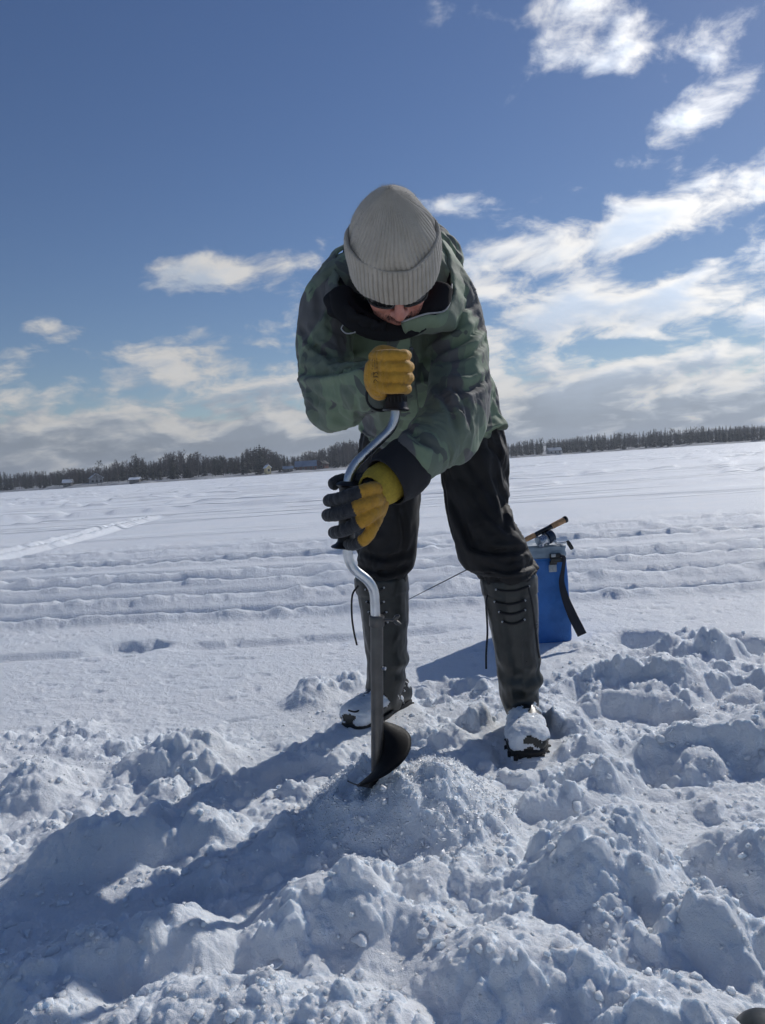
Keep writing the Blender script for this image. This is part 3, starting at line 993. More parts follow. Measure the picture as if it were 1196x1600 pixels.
def drape(me, pins, body, frames=22, grow=-0.10, bend=0.6, tension=12.0, grav=1.0, sub=1, mass=0.25):
    """let a garment settle in folds over the body: its cloth is cut a little larger than the body it hangs on"""
    o = bpy.data.objects.new('tmp_cloth', me); col.objects.link(o)
    vg = o.vertex_groups.new(name='pin')
    for i, w in enumerate(pins):
        if w > 0.01: vg.add([i], float(w), 'REPLACE')
    b = bpy.data.objects.new('tmp_body', body); col.objects.link(b)
    cm = b.modifiers.new('c', 'COLLISION')
    b.collision.thickness_outer = 0.006; b.collision.cloth_friction = 12.0
    c = o.modifiers.new('cloth', 'CLOTH')
    st = c.settings
    st.quality = 4; st.mass = mass; st.air_damping = 3.0
    st.tension_stiffness = tension; st.compression_stiffness = tension; st.shear_stiffness = tension * 0.4; st.bending_stiffness = bend
    st.tension_damping = st.compression_damping = st.shear_damping = 8.0; st.bending_damping = 0.5
    st.vertex_group_mass = 'pin'; st.pin_stiffness = 1.0
    st.shrink_min = grow
    st.effector_weights.gravity = grav
    c.collision_settings.collision_quality = 2; c.collision_settings.distance_min = 0.006
    c.collision_settings.use_self_collision = False
    c.point_cache.frame_start = 1; c.point_cache.frame_end = frames + 2
    for f in range(1, frames + 1):
        sc.frame_set(f)
    if sub:
        s = o.modifiers.new('s', 'SMOOTH'); s.factor = 0.4; s.iterations = 1
        q = o.modifiers.new('q', 'SUBSURF'); q.levels = sub; q.render_levels = sub
    out = evaluated(o)
    sc.frame_set(1)
    bpy.data.objects.remove(o); bpy.data.objects.remove(b)
    out.polygons.foreach_set('use_smooth', np.ones(len(out.polygons), dtype=bool))
    return out

def near_weight(V, pts, r0, r1):
    """1 within r0 of any of the points, fading to 0 at r1"""
    w = np.zeros(len(V), np.float32)
    for p in pts:
        d = np.linalg.norm(V - np.array(p, np.float32), axis=1)
        w = np.maximum(w, 1 - sstep(d, r0, r1))
    return w

_ci = np.array(cam.matrix_world.inverted(), np.float32)
def to_px(V):
    q = V @ _ci[:3, :3].T + _ci[:3, 3]
    return np.stack([598 + FPX * q[:, 0] / -q[:, 2], 800 - FPX * q[:, 1] / -q[:, 2]], 1)

def normals_of(me):
    a = np.empty(len(me.vertices) * 3, np.float32); me.vertex_normals.foreach_get('vector', a)
    return a.reshape(-1, 3)

def creases(me, lines, front=0.0):
    """press sewn and folded creases into the near side of a garment; lines = (points, width m, depth m)"""
    V, Nn = verts_of(me), normals_of(me)
    P = to_px(V)
    facing = sstep(-(Nn * (V - np.array(cam.location, np.float32))).sum(1) / np.linalg.norm(V - np.array(cam.location, np.float32), axis=1), 0.0, 0.35)
    scale = V[:, 1] / FPX
    disp = np.zeros(len(V), np.float32)
    for ln, w, dp in lines:
        Q = np.array(catmull(ln, 6), np.float32)
        best = np.full(len(V), 1e9, np.float32); sgn = np.zeros(len(V), np.float32); par = np.zeros(len(V), np.float32)
        for i in range(len(Q) - 1):
            a, b = Q[i], Q[i + 1]
            ab = b - a; L = float((ab ** 2).sum()) + 1e-9
            t = np.clip(((P - a) @ ab) / L, 0, 1)
            dv = P - (a + t[:, None] * ab)
            d = np.hypot(dv[:, 0], dv[:, 1])
            m = d < best
            best[m] = d[m]; sgn[m] = np.sign(ab[0] * dv[m, 1] - ab[1] * dv[m, 0]); par[m] = (i + t[m]) / (len(Q) - 1)
        d = best * scale / w
        taper = np.clip(np.sin(np.pi * np.clip(par, 0.02, 0.98)), 0, 1) ** 0.6
        disp += taper * dp * (-np.exp(-d * d) + 0.55 * np.exp(-((d - 2.0) / 0.9) ** 2) * (0.75 + 0.25 * sgn))
    set_verts(me, V + Nn * (disp * facing)[:, None])

def limb_folds(me, limbs, amp, lam, seed):
    """soft cross folds that spiral round sleeves and trouser legs, strongest at the bends"""
    V, Nn = verts_of(me), normals_of(me)
    bd = np.full(len(V), 1e9, np.float32); out = np.zeros(len(V), np.float32)
    for li, st in enumerate(limbs):
        C = np.array(catmull([tuple(at(*q[:3])) + (q[3],) for q in st], 6), np.float32)
        seg = np.linalg.norm(np.diff(C[:, :3], axis=0), axis=1); S = np.concatenate([[0], np.cumsum(seg)])
        T = np.gradient(C[:, :3], axis=0); T /= np.linalg.norm(T, axis=1)[:, None]
        K = np.linalg.norm(np.gradient(T, axis=0), axis=1) / max(1e-6, float(seg.mean()))
        D = np.linalg.norm(V[:, None, :] - C[None, :, :3], axis=2) - C[None, :, 3]
        k = D.argmin(1); d = D[np.arange(len(V)), k]
        rel = V - C[k, :3]
        th = np.arctan2(rel[:, 0], rel[:, 1])
        s = S[k] + (rel * T[k]).sum(1)
        bend = sstep(np.convolve(K, np.ones(5) / 5, 'same')[k], 1.0, 5.0)
        ph = s / lam + 0.55 * np.sin(th + seed + li) + 1.1 * fbm(np.cos(th) * 1.3 + s * 4 + seed, np.sin(th) * 1.3 + li * 7, 3, seed)
        prof = np.abs(np.mod(ph, 1.0) * 2 - 1) ** 0.8
        mod = 0.35 + 0.65 * sstep(fbm(np.cos(th) * 1.6 + 9 + s * 6, np.sin(th) * 1.6 + s * 3, 2, seed + 5), -0.2, 0.35)
        f = amp * (0.40 + 0.9 * bend) * mod * (prof - 0.5)
        m = d < bd
        bd[m] = d[m]; out[m] = f[m]
    V = V + Nn * (out * (1 - sstep(bd, 0.02, 0.05)))[:, None]
    set_verts(me, V)

# ---------------------------------------------------------------- materials of the man
def camo_material():
    m, t, b = mat('camouflage nylon')
    p = opos()
    p2 = N(nnode(t, 'ShaderNodeMapping', {'Vector': p, 'Scale': (1, 1, 0.8), 'Rotation': (0.2, 0.4, 0.5)}).outputs[0])
    a = noise(p2, 8.5, 2.0, 0.5, 0.5)
    c = noise(N(nnode(t, 'ShaderNodeMapping', {'Vector': p2, 'Location': (4, 2, 7)}).outputs[0]), 12, 2.0, 0.5, 0.8)
    d = noise(N(nnode(t, 'ShaderNodeMapping', {'Vector': p2, 'Location': (1, 9, 3)}).outputs[0]), 8, 1.8, 0.5, 0.6)
    col_ = mixcol(smooth(a, 0.515, 0.53), (0.142, 0.176, 0.130), (0.185, 0.245, 0.162))
    col_ = mixcol(smooth(c, 0.565, 0.58), col_, (0.090, 0.104, 0.094))
    col_ = mixcol(smooth(d, 0.59, 0.605), col_, (0.108, 0.106, 0.108))
    fine = noise(p, 40, 5, 0.6)
    col_ = mixcol(smooth(fine, 0.2, 0.8) * 0.25, col_, (0.10, 0.12, 0.10))
    setp(b, col=col_, rough=0.74, spec=0.22, sheen=0.10, sheen_rough=0.5)
    cr = noise(N(nnode(t, 'ShaderNodeMapping', {'Vector': p, 'Scale': (1, 1, 0.45), 'Rotation': (0.0, 0.7, 0.3)}).outputs[0]), 22, 4, 0.55, 0.6)
    weave = noise(p, 900, 2, 0.5)
    bump(b, cr * 0.0045 + weave * 0.0003, 0.5, 1.0)
    return m
M_camo = camo_material()
M_lining = simple('black fleece lining', (0.012, 0.012, 0.014), 0.9, nscale=120, bstr=0.5, bdist=0.003, spec=0.2)
M_trouser = simple('black trouser cloth', (0.0105, 0.0098, 0.0105), 0.68, nscale=45, bstr=0.25, bdist=0.003, spec=0.3, sheen=0.06)
M_cuffknit = simple('black knitted cuff', (0.012, 0.012, 0.015), 0.85, nscale=200, bstr=0.6, bdist=0.002)
M_piping = simple('grey piping', (0.32, 0.33, 0.33), 0.6, nscale=100)
M_metalbtn = simple('dull metal', (0.42, 0.42, 0.43), 0.35, 0.9, nscale=200)

PERSON = empty('person', (0.20, 2.25, 0.0))
tag(PERSON, 'person in grey beanie and camouflage jacket bending over a hand auger', 'person')

# ---------------------------------------------------------------- jacket
torso = [(673, 664, 2.26, .196, .148), (671, 630, 2.22, .200, .150), (655, 580, 2.13, .180, .140), (640, 500, 2.02, .172, .135), (628, 435, 1.96, .150, .115), (622, 395, 1.95, .10, .08)]
armL = [(556, 432, 1.96, .072), (524, 462, 1.93, .070), (512, 525, 1.91, .066), (509, 588, 1.86, .066), (520, 608, 1.80, .066), (550, 608, 1.73, .062), (576, 606, 1.675, .056), (592, 606, 1.645, .050)]
armR = [(668, 430, 1.98, .085), (698, 465, 1.96, .076), (714, 520, 1.925, .073), (718, 585, 1.85, .074), (712, 632, 1.775, .070), (692, 670, 1.71, .064), (664, 702, 1.655, .060), (640, 724, 1.615, .056)]
hood = ball(at(655, 395, 2.04), (.12, .07, .085))

def shrunk(st, d):
    return [tuple(list(s[:3]) + [max(0.02, r - d) for r in s[3:]]) for s in st]

def make_jacket():
    n = 26
    j = fuse([loft(torso, n), loft(armL, n), loft(armR, n), hood], 0.0125, 3)
    body = fuse([loft(shrunk(torso, .014), n), loft(shrunk(armL, .014), n), loft(shrunk(armR, .014), n)], 0.016, 2)
    V = verts_of(j)
    pts = [at(594, 606, 1.645), at(638, 728, 1.61)]
    w = near_weight(V, pts, .055, .10)
    w = np.maximum(w, near_weight(V, [at(622, 390, 1.95)], .10, .17))
    hem = at(672, 676, 2.27)
    w = np.maximum(w, near_weight(V, [hem + Vector((dx_, dy_, -0.03)) for dx_ in (-.2, -.1, 0, .1, .2) for dy_ in (-.12, 0, .12)], .03, .07) * 0.8)
    return drape(j, w, body, frames=13, grow=-0.16, bend=0.15, tension=14, grav=0.4)
jacket_me = make_jacket()
limb_folds(jacket_me, [armL, armR], 0.0055, 0.125, 3)
creases(jacket_me, [
    ([(459, 580), (503, 580), (545, 572), (576, 562)], .010, .022),
    ([(471, 511), (498, 546), (535, 562)], .007, .012),
    ([(474, 528), (513, 560), (535, 585)], .006, .009),
    ([(516, 426), (525, 461), (514, 489)], .008, .010),
    ([(490, 440), (500, 480), (486, 520)], .008, .008),
    ([(455, 607), (478, 629), (503, 657)], .007, .009),
    ([(470, 600), (500, 625), (540, 640)], .007, .008),
    ([(535, 600), (555, 625), (560, 655)], .006, .006),
    ([(764, 499), (735, 524), (684, 550), (652, 575)], .009, .014),
    ([(767, 520), (748, 545), (710, 560), (671, 566)], .007, .010),
    ([(770, 588), (735, 605), (684, 600)], .009, .013),
    ([(678, 600), (703, 635), (716, 672)], .008, .010),
    ([(700, 590), (728, 630), (735, 668)], .006, .008),
    ([(732, 422), (751, 448), (760, 476)], .007, .008),
    ([(690, 460), (720, 480), (750, 470)], .008, .008),
    ([(659, 490), (664, 540), (659, 590)], .006, .010),
    ([(630, 660), (655, 685), (685, 700)], .007, .009),
    ([(600, 690), (640, 712), (668, 742)], .006, .007),
    ([(560, 660), (575, 680), (600, 690)], .007, .008),
    ([(770, 560), (776, 605), (770, 640)], .007, .009)])
jacket = link('jacket', jacket_me, M_camo, PERSON)

# ---------------------------------------------------------------- trousers
legR = [(716, 668, 2.30, .115, .125), (738, 700, 2.29, .110, .118), (744, 745, 2.27, .100, .105), (748, 785, 2.24, .090, .097), (764, 830, 2.20, .088, .094), (785, 870, 2.19, .090, .094), (795, 905, 2.19, .080, .084)]
legL = [(632, 668, 2.34, .115, .125), (612, 705, 2.38, .108, .115), (602, 750, 2.42, .100, .105), (600, 800, 2.43, .094, .10), (600, 845, 2.43, .086, .094), (597, 880, 2.43, .086, .092), (596, 908, 2.43, .076, .082)]
pelvis = ball(at(672, 668, 2.32), (.19, .14, .12))

def make_trousers():
    j = fuse([loft(legR), loft(legL), pelvis], 0.0115, 3)
    body = fuse([loft(shrunk(legR, .022)), loft(shrunk(legL, .022)), ball(at(672, 668, 2.32), (.17, .12, .10))], 0.016, 2)
    V = verts_of(j)
    w = near_weight(V, [at(795, 912, 2.19), at(596, 914, 2.43)], .06, .10) * 0.9
    w = np.maximum(w, near_weight(V, [at(672, 650, 2.32)], .15, .20))
    return drape(j, w, body, frames=13, grow=-0.14, bend=0.15, tension=14, grav=0.6)
trousers_me = make_trousers()
limb_folds(trousers_me, [legR, legL], 0.0075, 0.095, 8)
creases(trousers_me, [
    ([(760, 690), (785, 720), (792, 770)], .008, .009),
    ([(770, 740), (788, 790), (790, 830)], .008, .010),
    ([(740, 760), (760, 800), (800, 835)], .008, .008),
    ([(730, 850), (770, 862), (830, 858)], .008, .012),
    ([(745, 880), (790, 892), (835, 880)], .008, .012),
    ([(750, 902), (795, 905), (836, 898)], .006, .008),
    ([(700, 770), (725, 820), (745, 870)], .009, .007),
    ([(560, 860), (600, 872), (640, 862)], .008, .010),
    ([(556, 885), (600, 895), (640, 882)], .008, .012),
    ([(620, 780), (632, 830), (628, 870)], .008, .007)])
trousers = link('trousers', trousers_me, M_trouser, PERSON)
# ---------------------------------------------------------------- head, bent forward over the auger
H = at(617, 426, 1.735)
_ph = R(50)
hX = Vector((math.cos(R(2)), 0, math.sin(R(2))))
hU = Vector((0, -math.sin(_ph), math.cos(_ph)))
hU = (hU - hX * hU.dot(hX)).normalized()
hF = hU.cross(hX).normalized() * 1.0
if hF.y > 0: hF = -hF
HM = Matrix((hX, hF, hU)).transposed()          # columns: to the side, out of the face, towards the crown
def hp(x, f, u): return H + HM @ Vector((x, f, u))

def skin_material():
    m, t, b = mat('skin')
    p = opos()
    n = noise(p, 45, 5, 0.6)
    c = mixcol(smooth(n, 0.3, 0.7), (0.50, 0.19, 0.145), (0.60, 0.28, 0.21))
    setp(b, col=c, rough=0.48, spec=0.45, sss=0.25)
    b.inputs['Subsurface Radius'].default_value = (0.012, 0.005, 0.003)
    b.inputs['Subsurface Scale'].default_value = 0.5
    bump(b, noise(p, 700, 3, 0.6), 0.2, 0.001)
    return m
M_skin = skin_material()

def lp(pts, n=12, sub=4):
    """loft through head-frame stations (x, f, u, r1, r2)"""
    return loft([(hp(*q[:3]), *q[3:]) for q in pts], n=n, side=hX, sub=sub)

head_shapes = [
    ball(hp(0, -.008, .035), (.076, .096, .088), 14, HM),            # skull
    ball(hp(0, .022, -.052), (.062, .068, .068), 14, HM),            # jaw
    ball(hp(0, .062, -.098), (.026, .022, .020), 10, HM),            # chin
    ball(hp(-.036, .058, -.028), (.028, .028, .026), 10, HM), ball(hp(.036, .058, -.028), (.026, .026, .024), 10, HM),
    lp([(-.055, .066, .022, .010, .010), (-.03, .084, .020, .011, .010), (0, .088, .014, .010, .010), (.03, .084, .020, .011, .010), (.055, .066, .022, .010, .010)], 10),
    loft([(hp(0, .086, .012), .008, .009), (hp(0, .100, -.012), .010, .011), (hp(0, .112, -.032), .013, .012), (hp(0, .102, -.042), .012, .009)], n=12, side=hX),
    ball(hp(-.013, .096, -.036), (.0095, .011, .009), 8, HM), ball(hp(.013, .096, -.036), (.0095, .011, .009), 8, HM),
    lp([(-.024, .076, -.066, .005, .004), (0, .086, -.064, .0065, .005), (.024, .076, -.066, .005, .004)], 8),
    lp([(-.022, .074, -.075, .005, .005), (0, .083, -.076, .007, .006), (.022, .074, -.075, .005, .005)], 8),
    ball(hp(-.079, -.012, -.005), (.010, .022, .032), 8, HM), ball(hp(.079, -.012, -.005), (.010, .022, .032), 8, HM),
    loft([(hp(0, -.03, -.03), .060, .062), (at(618, 430, 1.87), .060, .064), (at(622, 420, 1.98), .075, .070), (at(640, 480, 2.05), .12, .09)], n=18),
]
body_me = fuse(head_shapes, 0.0038, 4)
body = link('body', body_me, M_skin, PERSON)

# stubble and a dark goatee
M_beard = simple('beard hair', (0.028, 0.020, 0.016), 0.6, nscale=300, bstr=0)
def make_beard():
    V, Nn = verts_of(body_me), normals_of(body_me)
    L = (V - np.array(H)) @ np.array(HM)
    rnd = np.random.RandomState(3)
    chin = (np.abs(L[:, 0]) < .03) & (L[:, 2] < -.082) & (L[:, 1] > .035)
    lip = (np.abs(L[:, 0]) < .028) & (L[:, 2] < -.047) & (L[:, 2] > -.062) & (L[:, 1] > .06)
    jaw = (L[:, 2] < -.045) & (L[:, 1] > .0) & (L[:, 2] > -.13)
    mb = MB()
    for msk, num, ln, rad in ((chin, 520, .016, .00055), (lip, 220, .009, .0005), (jaw, 900, .005, .0004)):
        ids = np.nonzero(msk)[0]
        if len(ids) == 0: continue
        for i in rnd.choice(ids, num):
            n = Vector(Nn[i]); p = Vector(V[i]) + Vector(rnd.normal(0, .0012, 3))
            d = (n * 0.5 - hU * 0.9 + Vector(rnd.normal(0, .25, 3))).normalized()
            l = ln * (0.6 + 0.7 * rnd.rand())
            a = d.orthogonal().normalized() * rad; b = d.cross(a).normalized() * rad
            mb.add([p + a, p - a * .5 + b * .87, p - a * .5 - b * .87, p + d * l], [(0, 1, 3), (1, 2, 3), (2, 0, 3)])
    return mb.build('beard', M_beard, PERSON, sm=False)
beard = make_beard(); tag(beard, kind='stuff')

# ---------------------------------------------------------------- knitted beanie
def wool_material():
    m, t, b = mat('grey wool knit')
    p = opos()
    n = noise(p, 30, 4, 0.6); f = noise(p, 380, 4, 0.7)
    c = mixcol(smooth(n, 0.3, 0.7), (0.36, 0.32, 0.255), (0.44, 0.395, 0.325))
    c = mixcol(smooth(f, 0.35, 0.75) * 0.5, c, (0.50, 0.475, 0.43))
    setp(b, col=c, rough=0.92, spec=0.15, sheen=0.5, sheen_rough=0.5)
    bump(b, noise(p, 520, 3, 0.7), 0.6, 0.002)
    return m
M_wool = wool_material()
RIBS = 60
tilt = Matrix.Rotation(R(2), 3, 'X')
HATM = HM @ tilt
HATC = hp(0, -.008, .044)
def hat_pt(th, r_s, r_f, h):
    return HATC + HATM @ Vector((math.cos(th) * r_s, math.sin(th) * r_f, h))
def rib(th, k):
    s = abs(math.sin(th * RIBS / 2))
    return k * (s ** 0.32 - 0.8)

def make_hat():
    nt = RIBS * 8
    rnd = random.Random(4)
    V, F = [], []
    prof = []
    nv = 46
    for i in range(nv + 1):
        t = i / nv
        r = math.cos(t ** 1.28 * math.pi / 2) ** 0.95 * (1 - .10 * t)
        prof.append((0.020 + t * 0.133, max(r, 0.0)))
    for i, (h, r) in enumerate(prof):
        t = i / nv
        for k in range(nt):
            th = 2 * math.pi * k / nt
            # the loose back of the hat bags out behind the crown
            back = max(0.0, -math.sin(th)) * math.sin(math.pi * min(1, t * 1.05)) * 0.026
            seam = -0.006 * t * (1 - t) * 4 * max(0, abs(math.cos(2 * th)) ** 60)
            w = 0.003 * math.sin(3 * th + 5 * t + 1) + 0.0022 * math.sin(7 * th - 9 * t)
            rr = rib(th + 0.05 * math.sin(6 * t + 2 * th), 0.0052 * min(1, r * 2.2)) + seam * r + w * r
            V.append(hat_pt(th, 0.0985 * r + rr, 0.111 * r + rr + back, h + 0.4 * back * t + (0.004 * math.sin(5 * th) * t * r)))
    for i in range(nv):
        for k in range(nt):
            a, b = i * nt + k, i * nt + (k + 1) % nt
            F.append((a, b, b + nt, a + nt))
    crown = mesh_np('hat', np.array([tuple(v) for v in V]), np.array(F))
    hat = link('hat', crown, M_wool, PERSON)
    # folded brim: out, round the fold, and back in behind
    V, F = [], []
    ring = [(-.0300, .100, 0), (-.0325, .1045, .3), (-.0310, .1095, .7), (-.022, .1100, 1), (-.005, .1115, 1), (.015, .1120, 1), (.034, .1115, 1), (.0455, .1108, .9), (.0505, .1090, .5), (.0510, .1055, .2), (.0470, .1020, 0), (.03, .0985, 0), (0, .098, 0), (-.015, .098, 0)]
    ring = [tuple(q) for q in catmull(ring, 3)]
    for (h, r, kk) in ring:
        for k in range(nt):
            th = 2 * math.pi * k / nt
            dip = 0.021 * max(0, math.sin(th)) ** 2 + 0.0018 * math.sin(5 * th + 1) + 0.0012 * math.sin(11 * th)
            rr = rib(th, 0.0046 * kk) + 0.0015 * math.sin(4 * th + h * 60)
            V.append(hat_pt(th, r - .0068 + rr, r + 0.0075 + rr, h - dip))
    m = len(ring)
    for i in range(m - 1):
        for k in range(nt):
            a, b = i * nt + k, i * nt + (k + 1) % nt
            F.append((b, a, a + nt, b + nt))
    brim = mesh_np('brim', np.array([tuple(v) for v in V]), np.array(F))
    bo = link('brim', brim, M_wool, hat)
    # fuzz standing off the knit
    rnd = np.random.RandomState(9)
    mb = MB()
    for me_, num in ((crown, 2600), (brim, 1700)):
        Vv, Nn = verts_of(me_), normals_of(me_)
        for i in rnd.randint(0, len(Vv), num):
            n = Vector(Nn[i]);
            if n.dot(Vector(Vv[i]) - HATC) < 0: n = -n
            d = (n + Vector(rnd.normal(0, .6, 3))).normalized(); p = Vector(Vv[i])
            l = .003 + .005 * rnd.rand(); a = d.orthogonal().normalized() * .00022
            e = p + d * l * .6 + Vector(rnd.normal(0, .0012, 3))
            mb.add([p + a, p - a, e - a * .6, e + a * .6, p + d * l + Vector(rnd.normal(0, .0018, 3))], [(0, 1, 2, 3), (3, 2, 4)])
    fz = mb.build('wool_fuzz', M_wool, hat, sm=False); tag(fz, kind='stuff')
    return hat
hat = make_hat()

# ---------------------------------------------------------------- dark sunglasses
M_frame = simple('black plastic', (0.010, 0.010, 0.011), 0.28, nscale=80, bstr=0)
def lens_material():
    m, t, b = mat('dark lens')
    setp(b, col=(0.012, 0.011, 0.012), rough=0.08, spec=0.6)
    return m
M_lens = lens_material()
def make_glasses():
    g = None
    GU = -.003
    def face(x): return 0.0985 - 5.6 * x * x
    fr = MB()
    for sx in (-1, 1):
        loop = []
        for k in range(25):
            a = 2 * math.pi * k / 24
            x = sx * (.036 + .029 * math.copysign(abs(math.cos(a)) ** .7, math.cos(a)))
            u = GU + .017 * math.copysign(abs(math.sin(a)) ** .7, math.sin(a))
            loop.append(hp(x, face(x) + .002, u))
        fr.tube(loop, .0026, 8, caps=False)
    fr.tube([hp(-.008, face(.008) + .003, GU + .004), hp(0, face(0) + .005, GU + .006), hp(.008, face(.008) + .003, GU + .004)], .0028, 8)
    g = fr.build('sunglasses', M_frame, PERSON)
    for sx in (-1, 1):
        V, F = [], []
        n = 12
        V.append(hp(sx * .036, face(.036) + .003, GU))
        for rr in (.5, 1.0):
            for k in range(24):
                a = 2 * math.pi * k / 24
                x = sx * (.036 + rr * .029 * math.copysign(abs(math.cos(a)) ** .7, math.cos(a)))
                u = GU + rr * .017 * math.copysign(abs(math.sin(a)) ** .7, math.sin(a))
                V.append(hp(x, face(x) + .002 + .0012 * (1 - rr), u))
        for k in range(24):
            k2 = (k + 1) % 24
            F += [(0, 1 + k, 1 + k2), (1 + k, 25 + k, 25 + k2, 1 + k2)]
        mb = MB(); mb.add(V, F)
        mb.build('lens', M_lens, g)
        mb = MB()
        mb.tube([hp(sx * .065, face(.065) + .001, GU + .008), hp(sx * .074, .07, GU + .006), hp(sx * .082, .02, .010), hp(sx * .084, -.02, .006), hp(sx * .083, -.035, -.008)], [.0032, .0034, .003, .003, .003], 8)
        mb.build('temple', M_frame, g)
    return g
glasses = make_glasses()

# ---------------------------------------------------------------- collar with black fleece inside, piping, placket and snaps
rim = [(604, 503, 1.725), (584, 500, 1.722), (560, 488, 1.735), (540, 468, 1.765), (530, 440, 1.83), (524, 410, 1.90), (552, 375, 1.96), (615, 352, 2.00), (676, 366, 1.96), (700, 405, 1.90), (706, 445, 1.84), (698, 484, 1.775), (664, 492, 1.735), (628, 504, 1.712)]
base = [(603, 518, 1.765), (578, 514, 1.762), (548, 504, 1.775), (515, 490, 1.80), (508, 455, 1.87), (506, 415, 1.96), (545, 385, 2.00), (615, 372, 2.03), (686, 384, 2.00), (722, 420, 1.96), (726, 465, 1.90), (714, 510, 1.83), (672, 520, 1.79), (634, 524, 1.770)]
def make_collar():
    Rm = [Vector(q) for q in catmull([tuple(at(*p)) for p in rim], 7)]
    Bs = [Vector(q) for q in catmull([tuple(at(*p)) for p in base], 7)]
    n = len(Rm)
    neck_c = at(614, 440, 1.86)
    V, F = [], []
    rows = 7
    for j in range(rows):
        t = j / (rows - 1)
        for i in range(n):
            out = ((Rm[i] + Bs[i]) * .5 - neck_c).normalized()
            p = Bs[i].lerp(Rm[i], t) + out * (.008 * math.sin(math.pi * t) + .004 * math.sin(i * .55) * t + .003 * math.sin(i * 1.3 + 3 * t))
            V.append(p)
    for j in range(rows - 1):
        for i in range(n - 1):
            a = j * n + i
            F.append((a, a + 1, a + n + 1, a + n))
    cut = 26
    mb = MB(); mb.add(V, [f for f in F if f[0] % n >= cut])
    c = mb.build('collar', M_camo, PERSON)
    s = c.modifiers.new('thick', 'SOLIDIFY'); s.thickness = .006; s.offset = 0
    mb = MB(); mb.add(V, [f for f in F if f[0] % n < cut])
    fl = mb.build('collar_flap', M_lining, c)
    s = fl.modifiers.new('thick', 'SOLIDIFY'); s.thickness = .007; s.offset = 0
    V, F = [], []
    rows = 9
    for j in range(rows):
        t = j / (rows - 1)
        for i in range(n):
            a = (Rm[i] - neck_c)
            inner = neck_c + Vector((a.x * .50, a.y * .30 + .02, a.z * .50)) - Vector((0, -.04, .0))
            p = Rm[i].lerp(inner, t ** 1.2) + Vector((0, .03 * math.sin(math.pi * t), 0)) + (neck_c - Rm[i]).normalized() * .004
            V.append(p + Vector((.002 * math.sin(i * 1.7 + j), .003 * math.sin(i * .9 + 2 * j), .002 * math.cos(i * 1.1 + j))))
    for j in range(rows - 1):
        for i in range(n - 1):
            a = j * n + i
            F.append((a, a + 1, a + n + 1, a + n))
    mb = MB(); mb.add(V, F)
    l = mb.build('lining', M_lining, c)
    mb = MB(); mb.tube([p + Vector((0, -.003, .001)) for p in Rm[-22:]], .0021, 6)
    mb.build('piping', M_piping, c)
    # fleece flap folded out on the left of the zip
    return c
collar = make_collar()
def gaiter():
    pts = [(534, 456, 1.80), (540, 484, 1.775), (570, 506, 1.762), (605, 514, 1.758), (645, 505, 1.762), (680, 480, 1.78), (690, 450, 1.81)]
    st = [(at(*p), .020, .030) for p in pts]
    o = link('neck_fleece', fuse([loft(st, 14, side=(0, 1, 0))], .006, 3), M_lining, PERSON)
    return o
gaiter()
M_snap = simple('dark snap', (0.10, 0.10, 0.10), 0.4, 0.6, bstr=0)
def make_placket():
    P = [Vector(q) for q in catmull([tuple(at(*p)) for p in [(622, 520, 1.765), (628, 560, 1.80), (634, 610, 1.86), (640, 655, 1.94)]], 6)]
    mb = MB(); V, F = [], []
    for i, p in enumerate(P):
        for k, (dx_, dy_) in enumerate([(-.026, .012), (-.022, 0), (0, -.004), (.022, 0), (.026, .012)]):
            V.append(p + Vector((dx_, dy_ + .0015 * math.sin(i * 1.1 + k), 0)))
    for i in range(len(P) - 1):
        for k in range(4):
            a = i * 5 + k; F.append((a, a + 1, a + 6, a + 5))
    mb.add(V, F); o = mb.build('placket', M_camo, PERSON)
    s = o.modifiers.new('thick', 'SOLIDIFY'); s.thickness = .005; s.offset = 0
    for (px, py, Y) in [(643, 545, 1.776), (646, 590, 1.825)]:
        b = MB(); c = at(px, py, Y)
        b.tube([c, c + Vector((0, -.003, 0)), c + Vector((0, -.0045, 0))], [.0048, .0048, .003], 12)
        b.build('snap', M_snap, o)
make_placket()
def cord(name, pts, r, m, parent, n=8):
    mb = MB(); mb.tube([Vector(q) for q in catmull([tuple(at(*p)) for p in pts], n)], r, 6)
    return mb.build(name, m, parent)
cord('drawcord', [(536, 508, 1.762), (534, 514, 1.76), (542, 521, 1.758), (555, 519, 1.757), (562, 513, 1.758)], .0016, M_piping, jacket)
# ---------------------------------------------------------------- gloves
def glove_material(two_tone):
    m, t, b = mat('yellow work glove' if not two_tone else 'yellow glove with dark dipped fingers')
    p = opos()
    n = noise(p, 60, 5, 0.6)
    c = mixcol(smooth(n, 0.3, 0.7), (0.44, 0.225, 0.024), (0.54, 0.29, 0.036))
    dirt = noise(p, 38, 6, 0.7)
    c = mixcol(smooth(dirt, 0.50, 0.74) * 0.65, c, (0.17, 0.095, 0.03))
    rough = 0.72
    if two_tone:
        a = N(nnode(t, 'ShaderNodeAttribute', attribute_name='dip').outputs['Fac'])
        e = smooth(a + (noise(p, 150, 3, 0.6) - 0.5) * 0.10, 0.47, 0.53)
        dk = mixcol(smooth(n, 0.3, 0.7), (0.018, 0.020, 0.024), (0.036, 0.038, 0.043))
        c = mixcol(e, c, dk)
    setp(b, col=c, rough=rough, spec=0.3, sheen=0.15)
    wr = noise(p, 95, 3, 0.55, 1.2)
    bump(b, noise(p, 420, 4, 0.7) * 0.5 + smooth(N.m('ABSOLUTE', wr - 0.5), 0.0, 0.08) * 0.45 + noise(p, 60, 3, 0.6), 0.5, 0.003)
    return m
M_glove = glove_material(False); M_glove2 = glove_material(True)
M_gcuff = simple('yellow knitted glove cuff', (0.40, 0.29, 0.035), 0.85, nscale=160, bstr=0.6, bdist=0.002)

